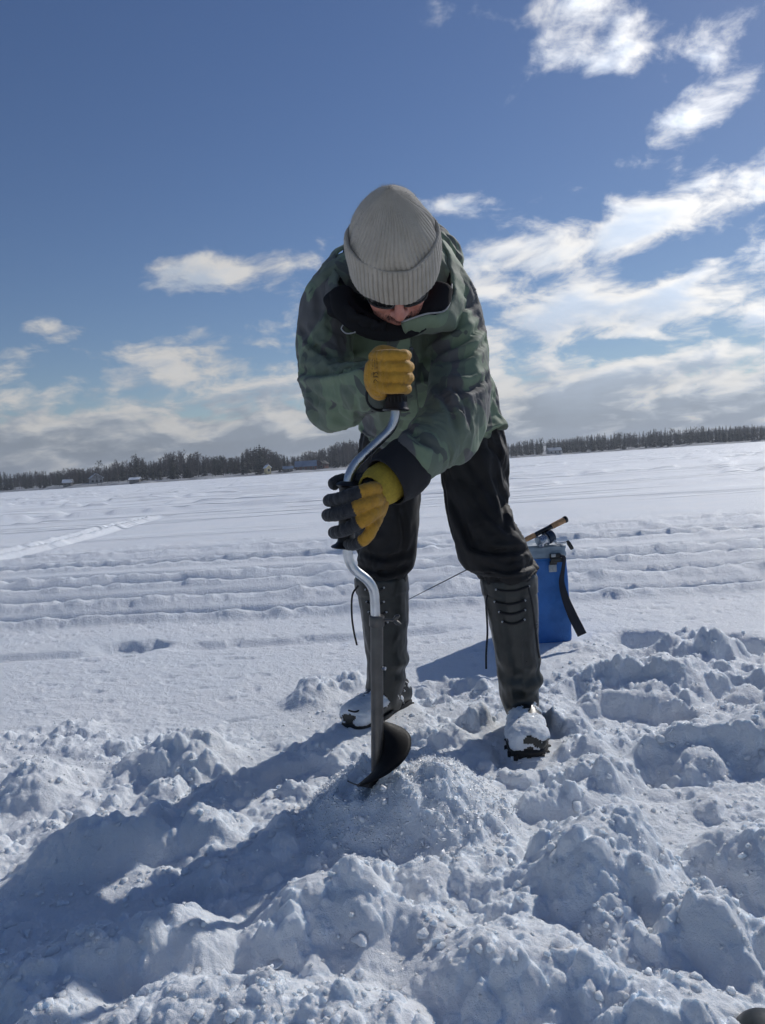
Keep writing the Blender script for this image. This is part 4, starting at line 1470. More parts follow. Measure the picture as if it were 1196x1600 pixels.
def chain(pts, n=14, sub=5):
    return loft([(at(*p[:3]), p[3] if len(p) > 3 else .012) for p in pts], n=n, side=(0, 0, 1), sub=sub)

# upper hand: back of the hand to the camera, fingers wrapped round the top knob
up, upf = [], []
for (y0, xk, xe, y1, r) in [(556, 606, 637, 555, .0120), (573, 607, 641, 573, .0124), (590, 607, 641, 590, .0122), (606, 605, 638, 607, .0112)]:
    upf.append([(588, y0 + (580 - y0) * .12, 1.592, r * 1.25), (xk, y0, 1.570, r * 1.12), ((xk + xe) / 2 + 3, (y0 + y1) / 2, 1.566, r * 1.04), (xe - 5, y1, 1.578, r), (xe - 2, y1 + 1, 1.606, r * .95), (xe - 12, y1 + 2, 1.638, r * .88)])
    up.append(chain(upf[-1]))
up.append(chain([(590, 612, 1.600, .020), (594, 590, 1.592, .020), (592, 568, 1.594, .018)]))
up.append(chain([(586, 570, 1.602, .020), (584, 592, 1.606, .022), (590, 612, 1.615, .018), (600, 617, 1.622, .012)]))
up.append(chain([(586, 560, 1.61, .016), (596, 549, 1.632, .014), (615, 552, 1.655, .013), (630, 560, 1.66, .012)]))
up.append(chain([(586, 596, 1.62, .026), (588, 604, 1.655, .027)]))
up_me = fuse(up, .0021, 3)
limb_folds(up_me, upf, 0.0016, 0.013, 4)
glove_up = link('glove', up_me, M_glove, PERSON)
tag(glove_up, 'plain yellow glove on the top knob of the auger')

# lower hand: fingers round the offset grip, dark dipped finger ends
fing = [  # index, middle, ring, little, thumb
    [(592, 764, 1.570, .0150), (580, 764, 1.542, .0150), (557, 771, 1.528, .0146), (532, 779, 1.542, .0140), (514, 782, 1.575, .0130), (522, 783, 1.610, .012)],
    [(594, 779, 1.572, .0150), (583, 782, 1.540, .0150), (560, 792, 1.524, .0148), (530, 803, 1.538, .0143), (512, 805, 1.574, .0132), (520, 806, 1.612, .012)],
    [(593, 795, 1.572, .0148), (584, 801, 1.542, .0146), (566, 814, 1.527, .0143), (539, 828, 1.541, .0138), (522, 832, 1.576, .0128), (528, 833, 1.612, .012)],
    [(590, 809, 1.574, .0138), (584, 820, 1.548, .0136), (574, 839, 1.537, .0130), (557, 850, 1.550, .0126), (545, 851, 1.582, .0118), (548, 850, 1.612, .011)],
    [(584, 762, 1.592, .0170), (570, 751, 1.612, .0160), (550, 749, 1.632, .0148), (530, 752, 1.632, .0148), (520, 757, 1.622, .0138)]]
lowsh = [chain(f) for f in fing]
lowsh.append(chain([(592, 768, 1.585, .018), (594, 782, 1.583, .020), (592, 797, 1.585, .018), (588, 808, 1.586, .015)]))
lowsh.append(chain([(580, 775, 1.60, .016), (582, 798, 1.602, .016)]))
lowsh.append(chain([(592, 782, 1.588, .024), (594, 770, 1.605, .027), (600, 762, 1.625, .027)]))
low_me = fuse(lowsh, .0023, 3)
limb_folds(low_me, fing, 0.0018, 0.015, 6)
def dip_attr():
    V = verts_of(low_me)
    bd = np.full(len(V), 1e9); val = np.zeros(len(V), np.float32)
    cut = [.36, .44, .44, .50, -0.1]
    for fi, f in enumerate(fing):
        C = np.array(catmull([tuple(at(*q[:3])) for q in f], 12))
        D = np.linalg.norm(V[:, None] - C[None], axis=2)
        k = D.argmin(1); d = D[np.arange(len(V)), k]
        s = k / (len(C) - 1)
        m = d < bd
        bd[m] = d[m]; val[m] = (np.clip(0.5 + (s - cut[fi]) * 5, 0, 1))[m]
    Nn = normals_of(low_me)
    palm = sstep(Nn[:, 1] * 1.0 - Nn[:, 0] * 0.6, 0.35, 0.6)
    val = np.maximum(val, palm.astype(np.float32))
    a = low_me.attributes.new('dip', 'FLOAT', 'POINT'); a.data.foreach_set('value', val.astype(np.float32))
dip_attr()
glove_low = link('glove', low_me, M_glove2, PERSON)
tag(glove_low, 'yellow glove with dark dipped fingers on the lower grip')

def ring_cuff(name, st, m, parent, n=40, folds=0.0, ribn=0):
    """open tube with thickness"""
    P = catmull([tuple(at(*q[:3])) + tuple(q[3:5]) for q in st], 6)
    V, F = [], []
    for i, p in enumerate(P):
        q, o = P[min(i + 1, len(P) - 1)], P[max(i - 1, 0)]
        t = Vector(q[:3] - o[:3]).normalized()
        u = (Vector((0, 0, 1)) - t * t.z).normalized(); w = t.cross(u)
        for k in range(n):
            a = 2 * math.pi * k / n
            rr = 1 + folds * math.sin(3 * a + i * .5) + (0.02 * math.cos(ribn * a) if ribn else 0)
            V.append(Vector(p[:3]) + u * (math.cos(a) * p[3] * rr) + w * (math.sin(a) * p[4] * rr))
    for i in range(len(P) - 1):
        for k in range(n):
            F.append((i * n + k, i * n + (k + 1) % n, (i + 1) * n + (k + 1) % n, (i + 1) * n + k))
    mb = MB(); mb.add(V, F)
    o = mb.build(name, m, parent)
    s = o.modifiers.new('thick', 'SOLIDIFY'); s.thickness = .004; s.offset = 0
    return o
ring_cuff('cuff', [(580, 768, 1.575, .033, .030), (588, 763, 1.588, .040, .037), (598, 757, 1.602, .044, .041), (612, 748, 1.62, .044, .041)], M_gcuff, glove_low, ribn=26)
ring_cuff('sleeve_cuff', [(603, 754, 1.592, .054, .050), (612, 747, 1.602, .058, .054), (628, 735, 1.62, .061, .057), (640, 726, 1.635, .061, .057)], M_cuffknit, jacket, folds=.02)
ring_cuff('sleeve_cuff', [(600, 614, 1.632, .042, .038), (592, 608, 1.65, .047, .044), (580, 606, 1.67, .050, .048)], M_cuffknit, jacket, folds=.03)

# the maker's print on the back of the upper glove, too small to read
M_print = simple('dark print', (0.045, 0.030, 0.020), 0.8, bstr=0)
def make_print():
    rnd = random.Random(12)
    from mathutils.bvhtree import BVHTree
    dg = bpy.context.evaluated_depsgraph_get()
    me = glove_up.data
    bvh = BVHTree.FromPolygons([v.co.copy() for v in me.vertices], [tuple(p.vertices) for p in me.polygons])
    cpos = cam.location
    def proj(px, py):
        d = (at(px, py, 1.5) - cpos).normalized()
        h = bvh.ray_cast(cpos, d)
        return (h[0] + h[1] * .0006) if h[0] else None
    mb = MB()
    def stroke(a, b, w=.55):
        p, q = proj(*a), proj(*b)
        if p is None or q is None: return
        mb.tube([p, q], .00045 * w / .55, 4)
    # three columns of tiny characters that run down the hand, then a mark and a size
    for cx in (582.5, 586.0, 589.5):
        y = 559.0
        while y < 577:
            k = rnd.randint(1, 3)
            for _ in range(k):
                stroke((cx + rnd.uniform(-1.2, 1.2), y + rnd.uniform(0, 1.5)), (cx + rnd.uniform(-1.2, 1.2), y + rnd.uniform(0, 1.5)), .45)
            y += 2.1
    def ce(cx, cy, s, rot=0):
        for k in range(6):
            a0, a1 = math.pi * (.05 + k * .15), math.pi * (.05 + (k + 1) * .15)
            stroke((cx + s * math.cos(a0), cy - s * math.sin(a0)), (cx + s * math.cos(a1), cy - s * math.sin(a1)), .8)
    ce(588, 585.5, 3.2); ce(588, 591.0, 3.2); stroke((588, 588.2), (588, 591), .8)
    for i in range(5): stroke((583.6, 582 + i * 1.7), (585.2, 582.6 + i * 1.7), .7)
    ce(587, 595.5, 2.2); stroke((584.8, 595), (584.8, 598.5), .7); stroke((590.6, 595), (591.2, 597), .7)
    return mb.build('printed_mark', M_print, glove_up, sm=False)
make_print()
# ---------------------------------------------------------------- tall rubber boots
def rubber_material():
    m, t, b = mat('dark rubber')
    p = opos()
    n = noise(p, 14, 6, 0.65); f = noise(p, 120, 4, 0.6)
    c = mixcol(smooth(n, 0.35, 0.7), (0.014, 0.016, 0.0155), (0.027, 0.030, 0.028))
    c = mixcol(smooth(f, 0.62, 0.8) * 0.35, c, (0.07, 0.07, 0.068))
    setp(b, col=c, rough=smooth(n, 0.2, 0.8) * 0.22 + 0.24, spec=0.45)
    bump(b, n * 0.6 + f * 0.15, 0.25, 0.006)
    return m
M_rubber = rubber_material()
M_sole = simple('black sole rubber', (0.010, 0.010, 0.010), 0.6, nscale=60)
M_lace = simple('black lace', (0.008, 0.008, 0.010), 0.7, nscale=400, bstr=0.4)
from mathutils.bvhtree import BVHTree

def make_boot(shaft, heel, toe, seed, lace_rows, hang):
    heel, toe = Vector(heel), Vector(toe)
    d = (toe - heel); L = d.length; d.normalize()
    sd = Vector((-d.y, d.x, 0)) * -1
    ank = at(*shaft[-1][:3])
    st = [(at(*q[:3]), q[3], q[4]) for q in shaft]
    st.append((Vector((heel.x, heel.y, 0)) + d * (L * .27) + Vector((0, 0, .045)), .046, .060))
    shapes = [loft(st, 24, side=(1, 0, 0))]
    foot = []
    for (t, w, h, z) in [(.03, .036, .042, .052), (.14, .045, .057, .062), (.30, .047, .060, .064), (.48, .050, .052, .056), (.66, .057, .045, .050), (.82, .059, .040, .046), (.93, .051, .035, .042), (.985, .034, .026, .038)]:
        foot.append((heel + d * (L * t) + Vector((0, 0, z)), w, h))
    V, F = [], []
    n = 20
    P = catmull([(c.x, c.y, c.z, w, h) for c, w, h in foot], 3)
    for p in P:
        for k in range(n):
            a = 2 * math.pi * k / n
            V.append(Vector(p[:3]) + sd * (math.cos(a) * p[3]) + Vector((0, 0, math.sin(a) * p[4])))
    for i in range(len(P) - 1):
        for k in range(n):
            F.append((i * n + k, i * n + (k + 1) % n, (i + 1) * n + (k + 1) % n, (i + 1) * n + k))
    F.append(tuple(range(n - 1, -1, -1))); F.append(tuple((len(P) - 1) * n + k for k in range(n)))
    shapes.append((V, F))
    me = fuse(shapes, .0045, 4)
    # folds of the rubber at the ankle and a turned welt at the top
    Vv, Nn = verts_of(me), normals_of(me)
    top = at(*shaft[0][:3])
    zz = Vv[:, 2]
    ang = np.arctan2(Vv[:, 0] - ank.x, Vv[:, 1] - ank.y)
    wv = zz + 0.022 * np.sin(ang + seed) + 0.02 * fbm(ang * .8 + seed, zz * 7, 2, seed + 2)
    fold = 0.0065 * np.sin(wv * 2 * np.pi / 0.075) * np.exp(-((zz - .165) / .05) ** 2) * (0.3 + 0.7 * sstep(np.cos(ang + 2.6 + .3 * seed), -0.6, 0.4))
    fold += 0.0075 * fbm(zz * 9 + seed, ang * 1.2, 3, seed) * sstep(zz, .08, .15)
    welt = 0.003 * sstep(zz, top.z - .048, top.z - .044)
    set_verts(me, Vv + Nn * (fold + welt)[:, None])
    boot = link('boot', me, M_rubber, PERSON)
    # sole with lugs
    mb = MB()
    V, F = [], []
    n = 36
    out = []
    for k in range(n):
        a = 2 * math.pi * k / n
        t = .5 + .51 * math.cos(a)
        w = .062 * abs(math.sin(a)) ** .6 * (0.80 + .28 * t - .22 * math.exp(-((t - .38) / .16) ** 2))
        out.append(heel + d * (L * t) + sd * (w * (1 if math.sin(a) > 0 else -1)))
    for (zz_, k_) in [(-.004, .97), (.002, 1.0), (.020, 1.01), (.026, .97)]:
        c = heel + d * (L * .5)
        for q in out:
            V.append(c + (q - c) * k_ + Vector((0, 0, zz_)))
    for i in range(3):
        for k in range(n):
            F.append((i * n + k, i * n + (k + 1) % n, (i + 1) * n + (k + 1) % n, (i + 1) * n + k))
    F.append(tuple(range(n - 1, -1, -1))); F.append(tuple(3 * n + k for k in range(n)))
    mb.add(V, F)
    for k in range(0, n, 2):
        q = out[k]; c = heel + d * (L * .5)
        e = c + (q - c) * 1.005
        an = math.atan2(e.y - c.y, e.x - c.x)
        mb.box(e + Vector((0, 0, .004)), (.004, .006, .008), Matrix.Rotation(an, 3, 'Z'))
    mb.build('sole', M_sole, boot)
    # snow packed on the foot
    Vv, Nn = verts_of(me), normals_of(me)
    q = np.empty(len(me.polygons) * 4, np.int32)
    polys = np.array([tuple(p.vertices) for p in me.polygons if len(p.vertices) == 4])
    cover = 0.55 * fbm(Vv[:, 0] * 24, Vv[:, 1] * 24 + Vv[:, 2] * 30, 4, seed + 3, 0.6) + sstep(Nn[:, 2], -.1, .5) * .30 - 0.03 - sstep(Vv[:, 2], .075, .17) * .70
    along = ((Vv - np.array(heel)) @ np.array(d)) / L
    cover += sstep(along, .55, .9) * .22 - 0.6 * sstep(-Vv[:, 2], -.024, -.014)
    thick = np.clip((cover - .18) * .016, -.004, .006) + .0035 * lumps(Vv[:, 0] + Vv[:, 2] * .3, Vv[:, 1] + Vv[:, 2] * .7, .012, seed)
    keep = (cover[polys] > .13).all(1)
    Sv = Vv + Nn * thick[:, None]
    used = np.unique(polys[keep]); mp = -np.ones(len(Vv), np.int64); mp[used] = np.arange(len(used))
    sm = mesh_np('snow_crust', Sv[used], mp[polys[keep]])
    so = link('snow_crust', sm, M_snow, boot); tag(so, 'snow caked on the toe', kind='stuff')
    # laces through eyelets, on the front of the shaft
    bvh = BVHTree.FromPolygons([v.co.copy() for v in me.vertices], [tuple(p.vertices) for p in me.polygons])
    def hit(px, py, off=.002):
        dd = (at(px, py, 1.5) - cam.location).normalized()
        h = bvh.ray_cast(cam.location, dd)
        return (h[0] + h[1] * off) if h[0] else None
    prev = None
    for (xl, yl, xr, yr) in lace_rows:
        a, b = hit(xl, yl), hit(xr, yr)
        for p in (a, b):
            if p is None: continue
            mb = MB(); r_ = (p - cam.location).normalized()
            mb.tube([p, p - r_ * .003, p - r_ * .0045], [.0036, .0036, .002], 10); mb.build('eyelet', M_metalbtn, boot)
        pts = []
        for k in range(9):
            t = k / 8
            p = hit(xl + (xr - xl) * t, yl + (yr - yl) * t + 5.0 * math.sin(math.pi * t), .0030)
            if p: pts.append(p)
        if len(pts) > 2:
            mb = MB(); mb.tube(pts, .0034, 6); mb.build('lace', M_lace, boot)
        prev = (xl, yl, xr, yr)
    for h in hang:
        cord('lace', h, .0030, M_lace, boot, 6)
    return boot

make_boot([(795, 903, 2.19, .080, .082), (796, 916, 2.19, .079, .081), (800, 950, 2.19, .0745, .077), (805, 1000, 2.20, .068, .072), (811, 1050, 2.21, .062, .068), (812, 1085, 2.215, .058, .068)],
          (0.392, 2.295, 0), (0.352, 2.000, 0), 5,
          [(776, 921, 826, 916), (774, 940, 820, 938), (781, 956, 820, 953), (786, 971, 819, 968)],
          [[(762, 930, 2.115), (760, 945, 2.10), (762, 985, 2.10), (760, 1020, 2.10), (760, 1045, 2.10)], [(826, 918, 2.105), (832, 945, 2.10), (836, 975, 2.12), (840, 1010, 2.12), (843, 1028, 2.13)]])
make_boot([(596, 903, 2.43, .086, .086), (597, 916, 2.43, .085, .085), (601, 960, 2.43, .078, .080), (604, 1010, 2.44, .070, .074), (604, 1055, 2.45, .064, .070), (600, 1082, 2.45, .060, .068)],
          (0.040, 2.545, 0), (-0.148, 2.300, 0), 9,
          [(572, 921, 600, 918), (574, 940, 600, 940), (577, 956, 604, 956), (580, 972, 606, 972)],
          [[(560, 915, 2.36), (551, 930, 2.35), (550, 960, 2.35), (553, 985, 2.35), (558, 1008, 2.35)], [(585, 1100, 2.36), (570, 1106, 2.32), (556, 1112, 2.28), (545, 1110, 2.26)]])
# ------------------------------------------------------------------ the hand auger
def metal_material(name, colr, rough, scratch=1.0, metal=1.0):
    m, t, b = mat(name)
    p = opos()
    p2 = N(nnode(t, 'ShaderNodeMapping', {'Vector': p, 'Scale': (1, 1, 0.06)}).outputs[0])
    n = noise(p2, 220, 5, 0.65); g = noise(p, 30, 5, 0.6)
    c = mixcol(smooth(g, 0.35, 0.7), tuple(x * .8 for x in colr), colr)
    setp(b, col=c, rough=smooth(n, 0.2, 0.8) * 0.18 + rough, metal=metal)
    bump(b, n + g * 2, 0.12 * scratch, 0.001)
    return m
M_steel = metal_material('galvanised crank', (0.62, 0.64, 0.66), 0.24)
M_dark = metal_material('worn dark tube', (0.13, 0.125, 0.12), 0.32, 2.0, 0.85)
M_blade = metal_material('black painted blade', (0.012, 0.012, 0.013), 0.50, 1.0, 0.0)
M_blade.node_tree.nodes['Principled BSDF'].inputs['Specular IOR Level'].default_value = 0.15
M_grip = simple('black hard plastic', (0.013, 0.013, 0.015), 0.38, nscale=90, bstr=0.1)

AY = 1.62
base_p = at(590, 1236, 1.66)
AUGER = empty('ice_auger', base_p)
tag(AUGER, 'hand ice auger with bent steel crank standing on a heap of ice shavings', 'ice auger')

def bent(pts, rad, seg=7):
    """a path with rounded bends"""
    P = [Vector(p) for p in pts]
    out = [P[0]]
    for i in range(1, len(P) - 1):
        a, b, c = P[i - 1], P[i], P[i + 1]
        r = min(rad, (a - b).length * .45, (c - b).length * .45)
        p0, p1 = b + (a - b).normalized() * r, b + (c - b).normalized() * r
        for k in range(seg + 1):
            t = k / seg
            out.append(p0 * (1 - t) ** 2 + b * 2 * t * (1 - t) + p1 * t * t)
    out.append(P[-1])
    return out

crank_pts = [at(620, 560, 1.622), at(618, 664, 1.622), at(556, 724, 1.612), at(545, 744, 1.606), at(540, 800, 1.604), at(545, 884, 1.612), at(585, 914, 1.625), at(588, 985, 1.632)]
mb = MB(); mb.tube(bent(crank_pts, .028), .0105, 20); mb.build('crank', M_steel, AUGER)
# lower tube with a seam and the clamp
low0, low1 = at(589, 963, 1.630), at(590, 1226, 1.659)
ax = (low1 - low0).normalized()
mb = MB(); mb.tube([low0, low0 + ax * .003, low1 - ax * .01, low1], [.0128, .0138, .0138, .0128], 20); lt = mb.build('lower_tube', M_dark, AUGER)
mb = MB(); c = low0 + ax * .008; mb.tube([c - ax * .010, c - ax * .008, c + ax * .012, c + ax * .014], [.0155, .0168, .0168, .0155], 20); mb.build('clamp_collar', M_dark, lt)
s0 = c + Vector((.014, -.004, 0))
mb = MB(); mb.tube([s0, s0 + Vector((.022, -.004, -.001))], .0035, 8)
w0 = s0 + Vector((.024, -.004, -.001))
mb.tube([w0 + Vector((0, 0, .0)), w0 + Vector((.006, -.002, .007)), w0 + Vector((.012, -.002, .010))], [.0045, .0055, .003], 8)
mb.tube([w0 + Vector((0, 0, .0)), w0 + Vector((.007, -.002, -.007)), w0 + Vector((.014, -.002, -.011))], [.0045, .0055, .003], 8)
mb.build('wing_screw', M_dark, lt)
b0 = low0.lerp(low1, .30)
mb = MB(); mb.tube([b0 + Vector((.012, -.006, 0)), b0 + Vector((.019, -.010, 0))], .0042, 6); mb.build('bolt', M_steel, lt)
# top knob: a plastic sleeve with flanges
kx = (at(619, 645, 1.622) - at(620, 556, 1.622)).normalized()
k0, k1 = at(620, 556, 1.622), at(619, 642, 1.622)
prof = [(0, .012), (.004, .019), (.010, .021), (.022, .019), (.06, .0185), (.085, .0195), (.098, .0225), (.104, .0255), (.110, .0255), (.113, .028), (.116, .029), (.118, .027)]
L = (k1 - k0).length / .118
mb = MB(); mb.tube([k0 + kx * (h * L) for h, r in prof], [r for h, r in prof], 28); kn = mb.build('top_knob', M_grip, AUGER)
mb = MB()
for a in range(10):
    an = math.pi + math.pi * a / 9
    d = Vector((math.cos(an), math.sin(an), 0))
    p = k0 + kx * (.094 * L) + d * .0225
    mb.box(p, (.0012, .0012, .006))
mb.build('grip_rib', M_grip, kn)
# lower grip: sleeve between flanges
g0, g1 = at(544, 752, 1.605), at(541, 856, 1.607)
gx = (g1 - g0).normalized(); GL = (g1 - g0).length
prof = [(0, .016), (.03, .024), (.06, .026), (.09, .019), (.2, .0175), (.8, .0178), (.90, .019), (.94, .023), (.965, .030), (.985, .033), (1.0, .031)]
mb = MB(); mb.tube([g0 + gx * (h * GL) for h, r in prof], [r for h, r in prof], 28); mb.build('lower_grip', M_grip, AUGER)

# the flight: one screw turn of blade round the foot of the tube
def make_flight():
    V, F = [], []
    n, m = 64, 8
    Ht = .150
    top = at(590, 1122, 1.652)
    axis = (low1 - low0).normalized()
    for i in range(n + 1):
        t = i / n
        an = math.pi * (0.48 - 1.42 * t)        # from behind, round the right side, to the front
        z = t * Ht * 0.98
        grow = math.sin(min(1, t * 3.2) * math.pi / 2) * math.sin(min(1, (1.02 - t) * 4.0) * math.pi / 2)
        for j in range(m + 1):
            r = .010 + (.066 * max(.02, grow) - .0) * j / m
            dz = .010 * (j / m) ** 2
            V.append(top + axis * (z + dz) + Vector((math.cos(an) * r, math.sin(an) * r, 0)))
    for i in range(n):
        for j in range(m):
            a = i * (m + 1) + j
            F.append((a, a + 1, a + m + 2, a + m + 1))
    mb = MB(); mb.add(V, F)
    o = mb.build('flight', M_blade, AUGER)
    s = o.modifiers.new('thick', 'SOLIDIFY'); s.thickness = .0028; s.offset = 0
    return o
make_flight()
def make_cutter():
    # curved knife that sweeps out to the left at the foot
    V, F = [], []
    rows = 16
    root_t, root_b, tip = at(588, 1200, 1.648), at(590, 1232, 1.648), at(543, 1220, 1.600)
    for i in range(rows + 1):
        t = i / rows
        up = root_t.lerp(tip, t) + Vector((0, -.012 * math.sin(math.pi * t), -.016 * math.sin(math.pi * t)))
        lo_ = root_b.lerp(tip, t) + Vector((0, -.020 * math.sin(math.pi * t), .004 * math.sin(math.pi * t)))
        for j in range(5):
            p = up.lerp(lo_, j / 4)
            V.append(p + Vector((0, -.004 * math.sin(math.pi * j / 4) * (1 - t), 0)))
    for i in range(rows):
        for j in range(4):
            a = i * 5 + j; F.append((a, a + 1, a + 6, a + 5))
    mb = MB(); mb.add(V, F); o = mb.build('cutting_blade', M_dark, AUGER)
    s = o.modifiers.new('thick', 'SOLIDIFY'); s.thickness = .0025; s.offset = 0
    V, F = [], []
    # lower half of the blade foot
    mb = MB(); mb.tube([at(592, 1205, 1.655), at(592, 1222, 1.655), at(594, 1240, 1.655)], [.015, .014, .006], 12); mb.build('foot_point', M_blade, AUGER)
make_cutter()
# ------------------------------------------------------------------ the blue bag with a rod and reel laid over it
def fabric_material(name, colr, rough=0.55):
    m, t, b = mat(name)
    p = opos()
    n = noise(p, 9, 5, 0.6); w = noise(p, 700, 2, 0.5)
    c = mixcol(smooth(n, 0.3, 0.7), tuple(x * .85 for x in colr), tuple(x * 1.12 for x in colr))
    setp(b, col=c, rough=rough, spec=0.4)
    bump(b, noise(p, 7, 4, 0.55) * 0.05 + w * 0.0004, 0.5, 1.0)
    return m
M_blue = fabric_material('blue coated fabric', (0.030, 0.145, 0.43))
M_lidgrey = fabric_material('grey blue rim fabric', (0.22, 0.29, 0.36))
M_strap = simple('dark webbing', (0.022, 0.022, 0.030), 0.75, nscale=300, bstr=0.5)
M_buckle = simple('black buckle plastic', (0.012, 0.014, 0.014), 0.35, bstr=0)
M_tab = simple('grey tab', (0.30, 0.33, 0.35), 0.45, nscale=150)

BAG = empty('tackle_bag', (0.640, 3.37, 0))
tag(BAG, 'upright blue fabric tackle bag with grey rim standing on the snow', 'bag')
def soft_box(name, x0, x1, y0, y1, z0, z1, m, parent, bulge=.012, taper=0.0, seed=1, r=.025, nx=22, nz=26):
    # rounded rectangle rings stacked upwards
    V, F = [], []
    per = []
    n = 72
    for k in range(n):
        a = 2 * math.pi * k / n
        c, s = math.cos(a), math.sin(a)
        e = 0.22
        per.append((math.copysign(abs(c) ** e, c), math.copysign(abs(s) ** e, s)))
    cx, cy, hx, hy = (x0 + x1) / 2, (y0 + y1) / 2, (x1 - x0) / 2, (y1 - y0) / 2
    for j in range(nz + 1):
        t = j / nz
        z = z0 + (z1 - z0) * t
        sq = 1 - .06 * (max(0, 1 - t * 18) ** 2) - .04 * max(0, 1 - (1 - t) * 18) ** 2
        for (u, v) in per:
            k = (1 + taper * (t - .5)) * sq
            bu = bulge * math.sin(math.pi * t) * (1 - abs(u) ** 3 * .6)
            wx = .006 * fbm(np.array([u * 2.1 + seed]), np.array([t * 4.0 + v]), 3, seed)[0]
            wy = .010 * fbm(np.array([u * 2.3 + 7 + seed]), np.array([t * 3.0 + v * 2]), 3, seed + 2)[0]
            V.append((cx + u * hx * k + wx, cy + v * (hy * k + bu) + wy, z))
    for j in range(nz):
        for k in range(n):
            F.append((j * n + k, j * n + (k + 1) % n, (j + 1) * n + (k + 1) % n, (j + 1) * n + k))
    F.append(tuple(range(n - 1, -1, -1))); F.append(tuple(nz * n + k for k in range(n)))
    mb = MB(); mb.add(V, F)
    return mb.build(name, m, parent)
BX1 = at(896, 1000, 3.26).x
ztop = at(880, 872, 3.26).z; zrim = at(880, 850, 3.26).z
bag_body = soft_box('bag_body', BX1 - .30, BX1, 3.26, 3.48, -.01, ztop + .004, M_blue, BAG, .006, -.045, 3)
rimo = soft_box('rim', BX1 - .302, BX1 - .006, 3.255, 3.485, ztop, zrim, M_lidgrey, BAG, .002, .0, 5, nz=8)
# seam along the foot of the rim
mb = MB()
x0, x1, y0 = BX1 - .30, BX1 - .008, 3.251
mb.tube([Vector((x0 + .03, y0, ztop + .002)), Vector((x1 - .03, y0, ztop + .002))], .0025, 6); mb.build('seam', M_blue, rimo)
# buckle
bc = at(868, 872, 3.244)
mb = MB(); mb.box(bc + Vector((.0, 0, .008)), (.024, .008, .012)); mb.box(bc + Vector((.004, -.004, -.008)), (.026, .009, .010)); mb.box(bc + Vector((-.010, -.002, -.020)), (.016, .007, .008))
bk = mb.build('buckle', M_buckle, BAG, bevel=.003)
mb = MB(); mb.box(at(864, 888, 3.240), (.017, .004, .016)); mb.build('tab', M_tab, BAG, bevel=.003)
mb = MB(); mb.box(at(865, 868, 3.232), (.010, .003, .007)); mb.build('tab', M_tab, BAG, bevel=.002)
# carrying strap: a band that hangs from the buckle to the snow on the right
def ribbon(name, pts, w, m, parent, across, thick=.003):
    P = catmull([tuple(at(*p[:3])) + (p[3],) for p in pts], 8)
    V, F = [], []
    for i, p in enumerate(P):
        a = Vector(across) if not callable(across) else across(i / (len(P) - 1))
        q, o = P[min(i + 1, len(P) - 1)], P[max(i - 1, 0)]
        t = Vector(q[:3] - o[:3]).normalized(); a = (a - t * a.dot(t)).normalized()
        for s in (-1, -.33, .33, 1): V.append(Vector(p[:3]) + a * (s * p[3]))
    for i in range(len(P) - 1):
        for k in range(3):
            b = i * 4 + k; F.append((b, b + 1, b + 5, b + 4))
    mb = MB(); mb.add(V, F); o = mb.build(name, m, parent)
    s = o.modifiers.new('thick', 'SOLIDIFY'); s.thickness = thick; s.offset = 0
    return o
ribbon('strap', [(876, 868, 3.235, .006), (882, 872, 3.225, .007), (880, 890, 3.225, .008), (878, 910, 3.22, .012), (884, 935, 3.20, .016), (895, 962, 3.18, .0195), (904, 980, 3.16, .020), (910, 992, 3.15, .020)], .02, M_strap, BAG, lambda t: Vector((1, -.2 * t, .25 - .1 * t)))

# rod and reel
M_cork = simple('cork', (0.40, 0.235, 0.12), 0.75, nscale=90, var=.35, bstr=.4)
M_blank = simple('dark rod blank', (0.03, 0.028, 0.03), 0.35, bstr=0)
M_chrome = metal_material('reel metal', (0.55, 0.58, 0.62), 0.2)
M_reeldk = simple('dark blue reel body', (0.03, 0.045, 0.075), 0.3, 0.4, bstr=0)
r0, r1 = at(885, 811, 3.30), at(636, 938, 3.06)
rd = (r1 - r0).normalized()
ROD = empty('fishing_rod', r0)
tag(ROD, 'short fishing rod with cork handle and reel laid over the blue bag', 'fishing rod')
LL = (r1 - r0).length
def along(t): return r0 + rd * t
mb = MB(); mb.tube([along(.20), along(.35), along(LL)], [.0045, .0035, .0012], 8); blank = mb.build('rod_blank', M_blank, ROD)
mb = MB(); mb.tube([along(.010), along(.014), along(.075), along(.082)], [.0125, .0135, .0125, .0115], 16); mb.build('cork_handle', M_cork, ROD)
mb = MB(); mb.tube([along(-.004), along(0), along(.010), along(.013)], [.010, .015, .015, .0128], 16); mb.build('butt_cap', M_frame, ROD)
mb = MB(); mb.tube([along(.076), along(.10), along(.16), along(.172)], [.012, .0105, .0105, .009], 14); mb.build('reel_seat', M_frame, ROD)
mb = MB(); mb.tube([along(.170), along(.175), along(.215), along(.225)], [.0105, .0115, .0105, .006], 14); mb.build('fore_grip', M_cork, ROD)
for t in (.42, .55, .66):
    if t < LL:
        mb = MB(); c = along(t)
        mb.tube([c + Vector((0, 0, -.004)) + Vector((.005 * math.cos(a), .005 * math.sin(a), -.002)) for a in [k * math.pi / 5 for k in range(11)]], .0007, 5, caps=False); mb.build('line_guide', M_chrome, blank)
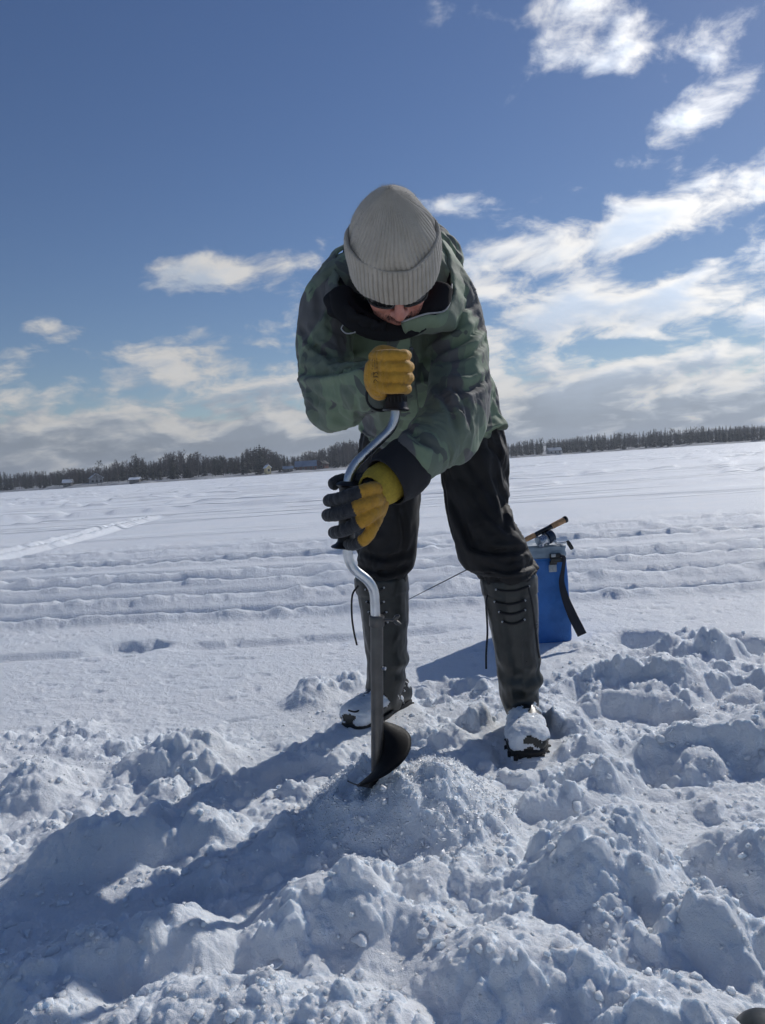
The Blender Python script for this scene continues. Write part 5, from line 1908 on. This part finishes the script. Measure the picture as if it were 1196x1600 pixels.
# spinning reel hung on the seat
sidev = Vector((0, -1, 0)); dn = rd.cross(sidev).normalized()
if dn.z > 0: dn = -dn
rc = along(.125) + dn * .034 + sidev * .016
mb = MB(); mb.tube([along(.125) + dn * .008 + sidev * .004, rc], [.006, .009], 10)
mb.tube([rc - rd * .036, rc - rd * .030, rc - rd * .004, rc + rd * .002], [.016, .026, .028, .020], 16); reel = mb.build('reel', M_reeldk, ROD)
mb = MB(); s0 = rc + rd * .004
mb.tube([s0, s0 + rd * .003, s0 + rd * .006, s0 + rd * .030, s0 + rd * .034, s0 + rd * .040, s0 + rd * .043], [.024, .029, .023, .022, .029, .028, .010], 20); mb.build('spool', M_chrome, reel)
mb = MB(); bl = []
for k in range(15):
    a = math.pi * k / 14
    bl.append(s0 + rd * (.012 + .036 * math.sin(a)) + sidev * (.035 * math.cos(a)) + dn * (.010 * math.sin(a)))
mb.tube(bl, .0022, 6); mb.build('bail', M_chrome, reel)
h0 = rc - rd * .014
h1 = at(872, 849, 3.23); h2 = at(888, 847, 3.225); h3 = at(894, 857, 3.222)
mb = MB(); mb.tube([Vector(q) for q in catmull([tuple(h0), tuple(h0.lerp(h1, .6) + Vector((0, -.006, .0))), tuple(h1), tuple(h2)], 6)], .0048, 8); hn = mb.build('reel_handle', M_chrome, reel)
mb = MB(); mb.tube([h2 + Vector((-.004, 0, .006)), h2.lerp(h3, .2), h3, h3 + (h3 - h2) * .12], [.006, .009, .0085, .006], 12); mb.build('handle_knob', M_frame, ROD)
# ------------------------------------------------------------------ toe of another boot at the near right corner
def make_toe():
    c = on_ground(1182, 1622, 0.015)
    st = []
    for (t, w, h, z) in [(0, .045, .040, .02), (.05, .047, .042, .022), (.10, .044, .038, .02), (.13, .034, .028, .016), (.148, .018, .014, .012)]:
        st.append((c + Vector((-.012 + t * .2, -.105 + t, z - .02)), w, h))
    V, F = [], []
    n = 20
    P = catmull([(q.x, q.y, q.z, w, h) for q, w, h in st], 4)
    for p in P:
        for k in range(n):
            a = 2 * math.pi * k / n
            V.append(Vector((p[0] + math.cos(a) * p[3], p[1], p[2] + math.sin(a) * p[4])))
    for i in range(len(P) - 1):
        for k in range(n):
            F.append((i * n + k, i * n + (k + 1) % n, (i + 1) * n + (k + 1) % n, (i + 1) * n + k))
    F.append(tuple(range(n - 1, -1, -1))); F.append(tuple((len(P) - 1) * n + k for k in range(n)))
    e = empty('boot', Vector((c.x, c.y, 0)))
    tag(e, 'dark boot toe poking out of the snow in the near right corner', 'boot')
    link('toe_cap', fuse([(V, F)], .004, 3), M_rubber, e)
    mb = MB(); mb.add([Vector((v.x, v.y, v.z - .006)) + Vector(((v.x - c.x - .012) * .06, 0, 0)) for v in V], F); o = mb.build('rand', M_sole, e)
make_toe()

# ------------------------------------------------------------------ the thin winter haze over the lake
def make_haze():
    mb = MB(); mb.box((0, 900, 34), (2600, 2900, 36))
    m = bpy.data.materials.new('haze'); m.use_nodes = True
    t = m.node_tree; t.nodes.clear()
    v = t.nodes.new('ShaderNodeVolumePrincipled'); o = t.nodes.new('ShaderNodeOutputMaterial')
    v.inputs['Color'].default_value = (0.80, 0.88, 1.0, 1); v.inputs['Density'].default_value = 0.00029; v.inputs['Anisotropy'].default_value = 0.2
    t.links.new(v.outputs[0], o.inputs['Volume'])
    h = mb.build('haze', m, sm=False)
    tag(h, kind='stuff')
make_haze()
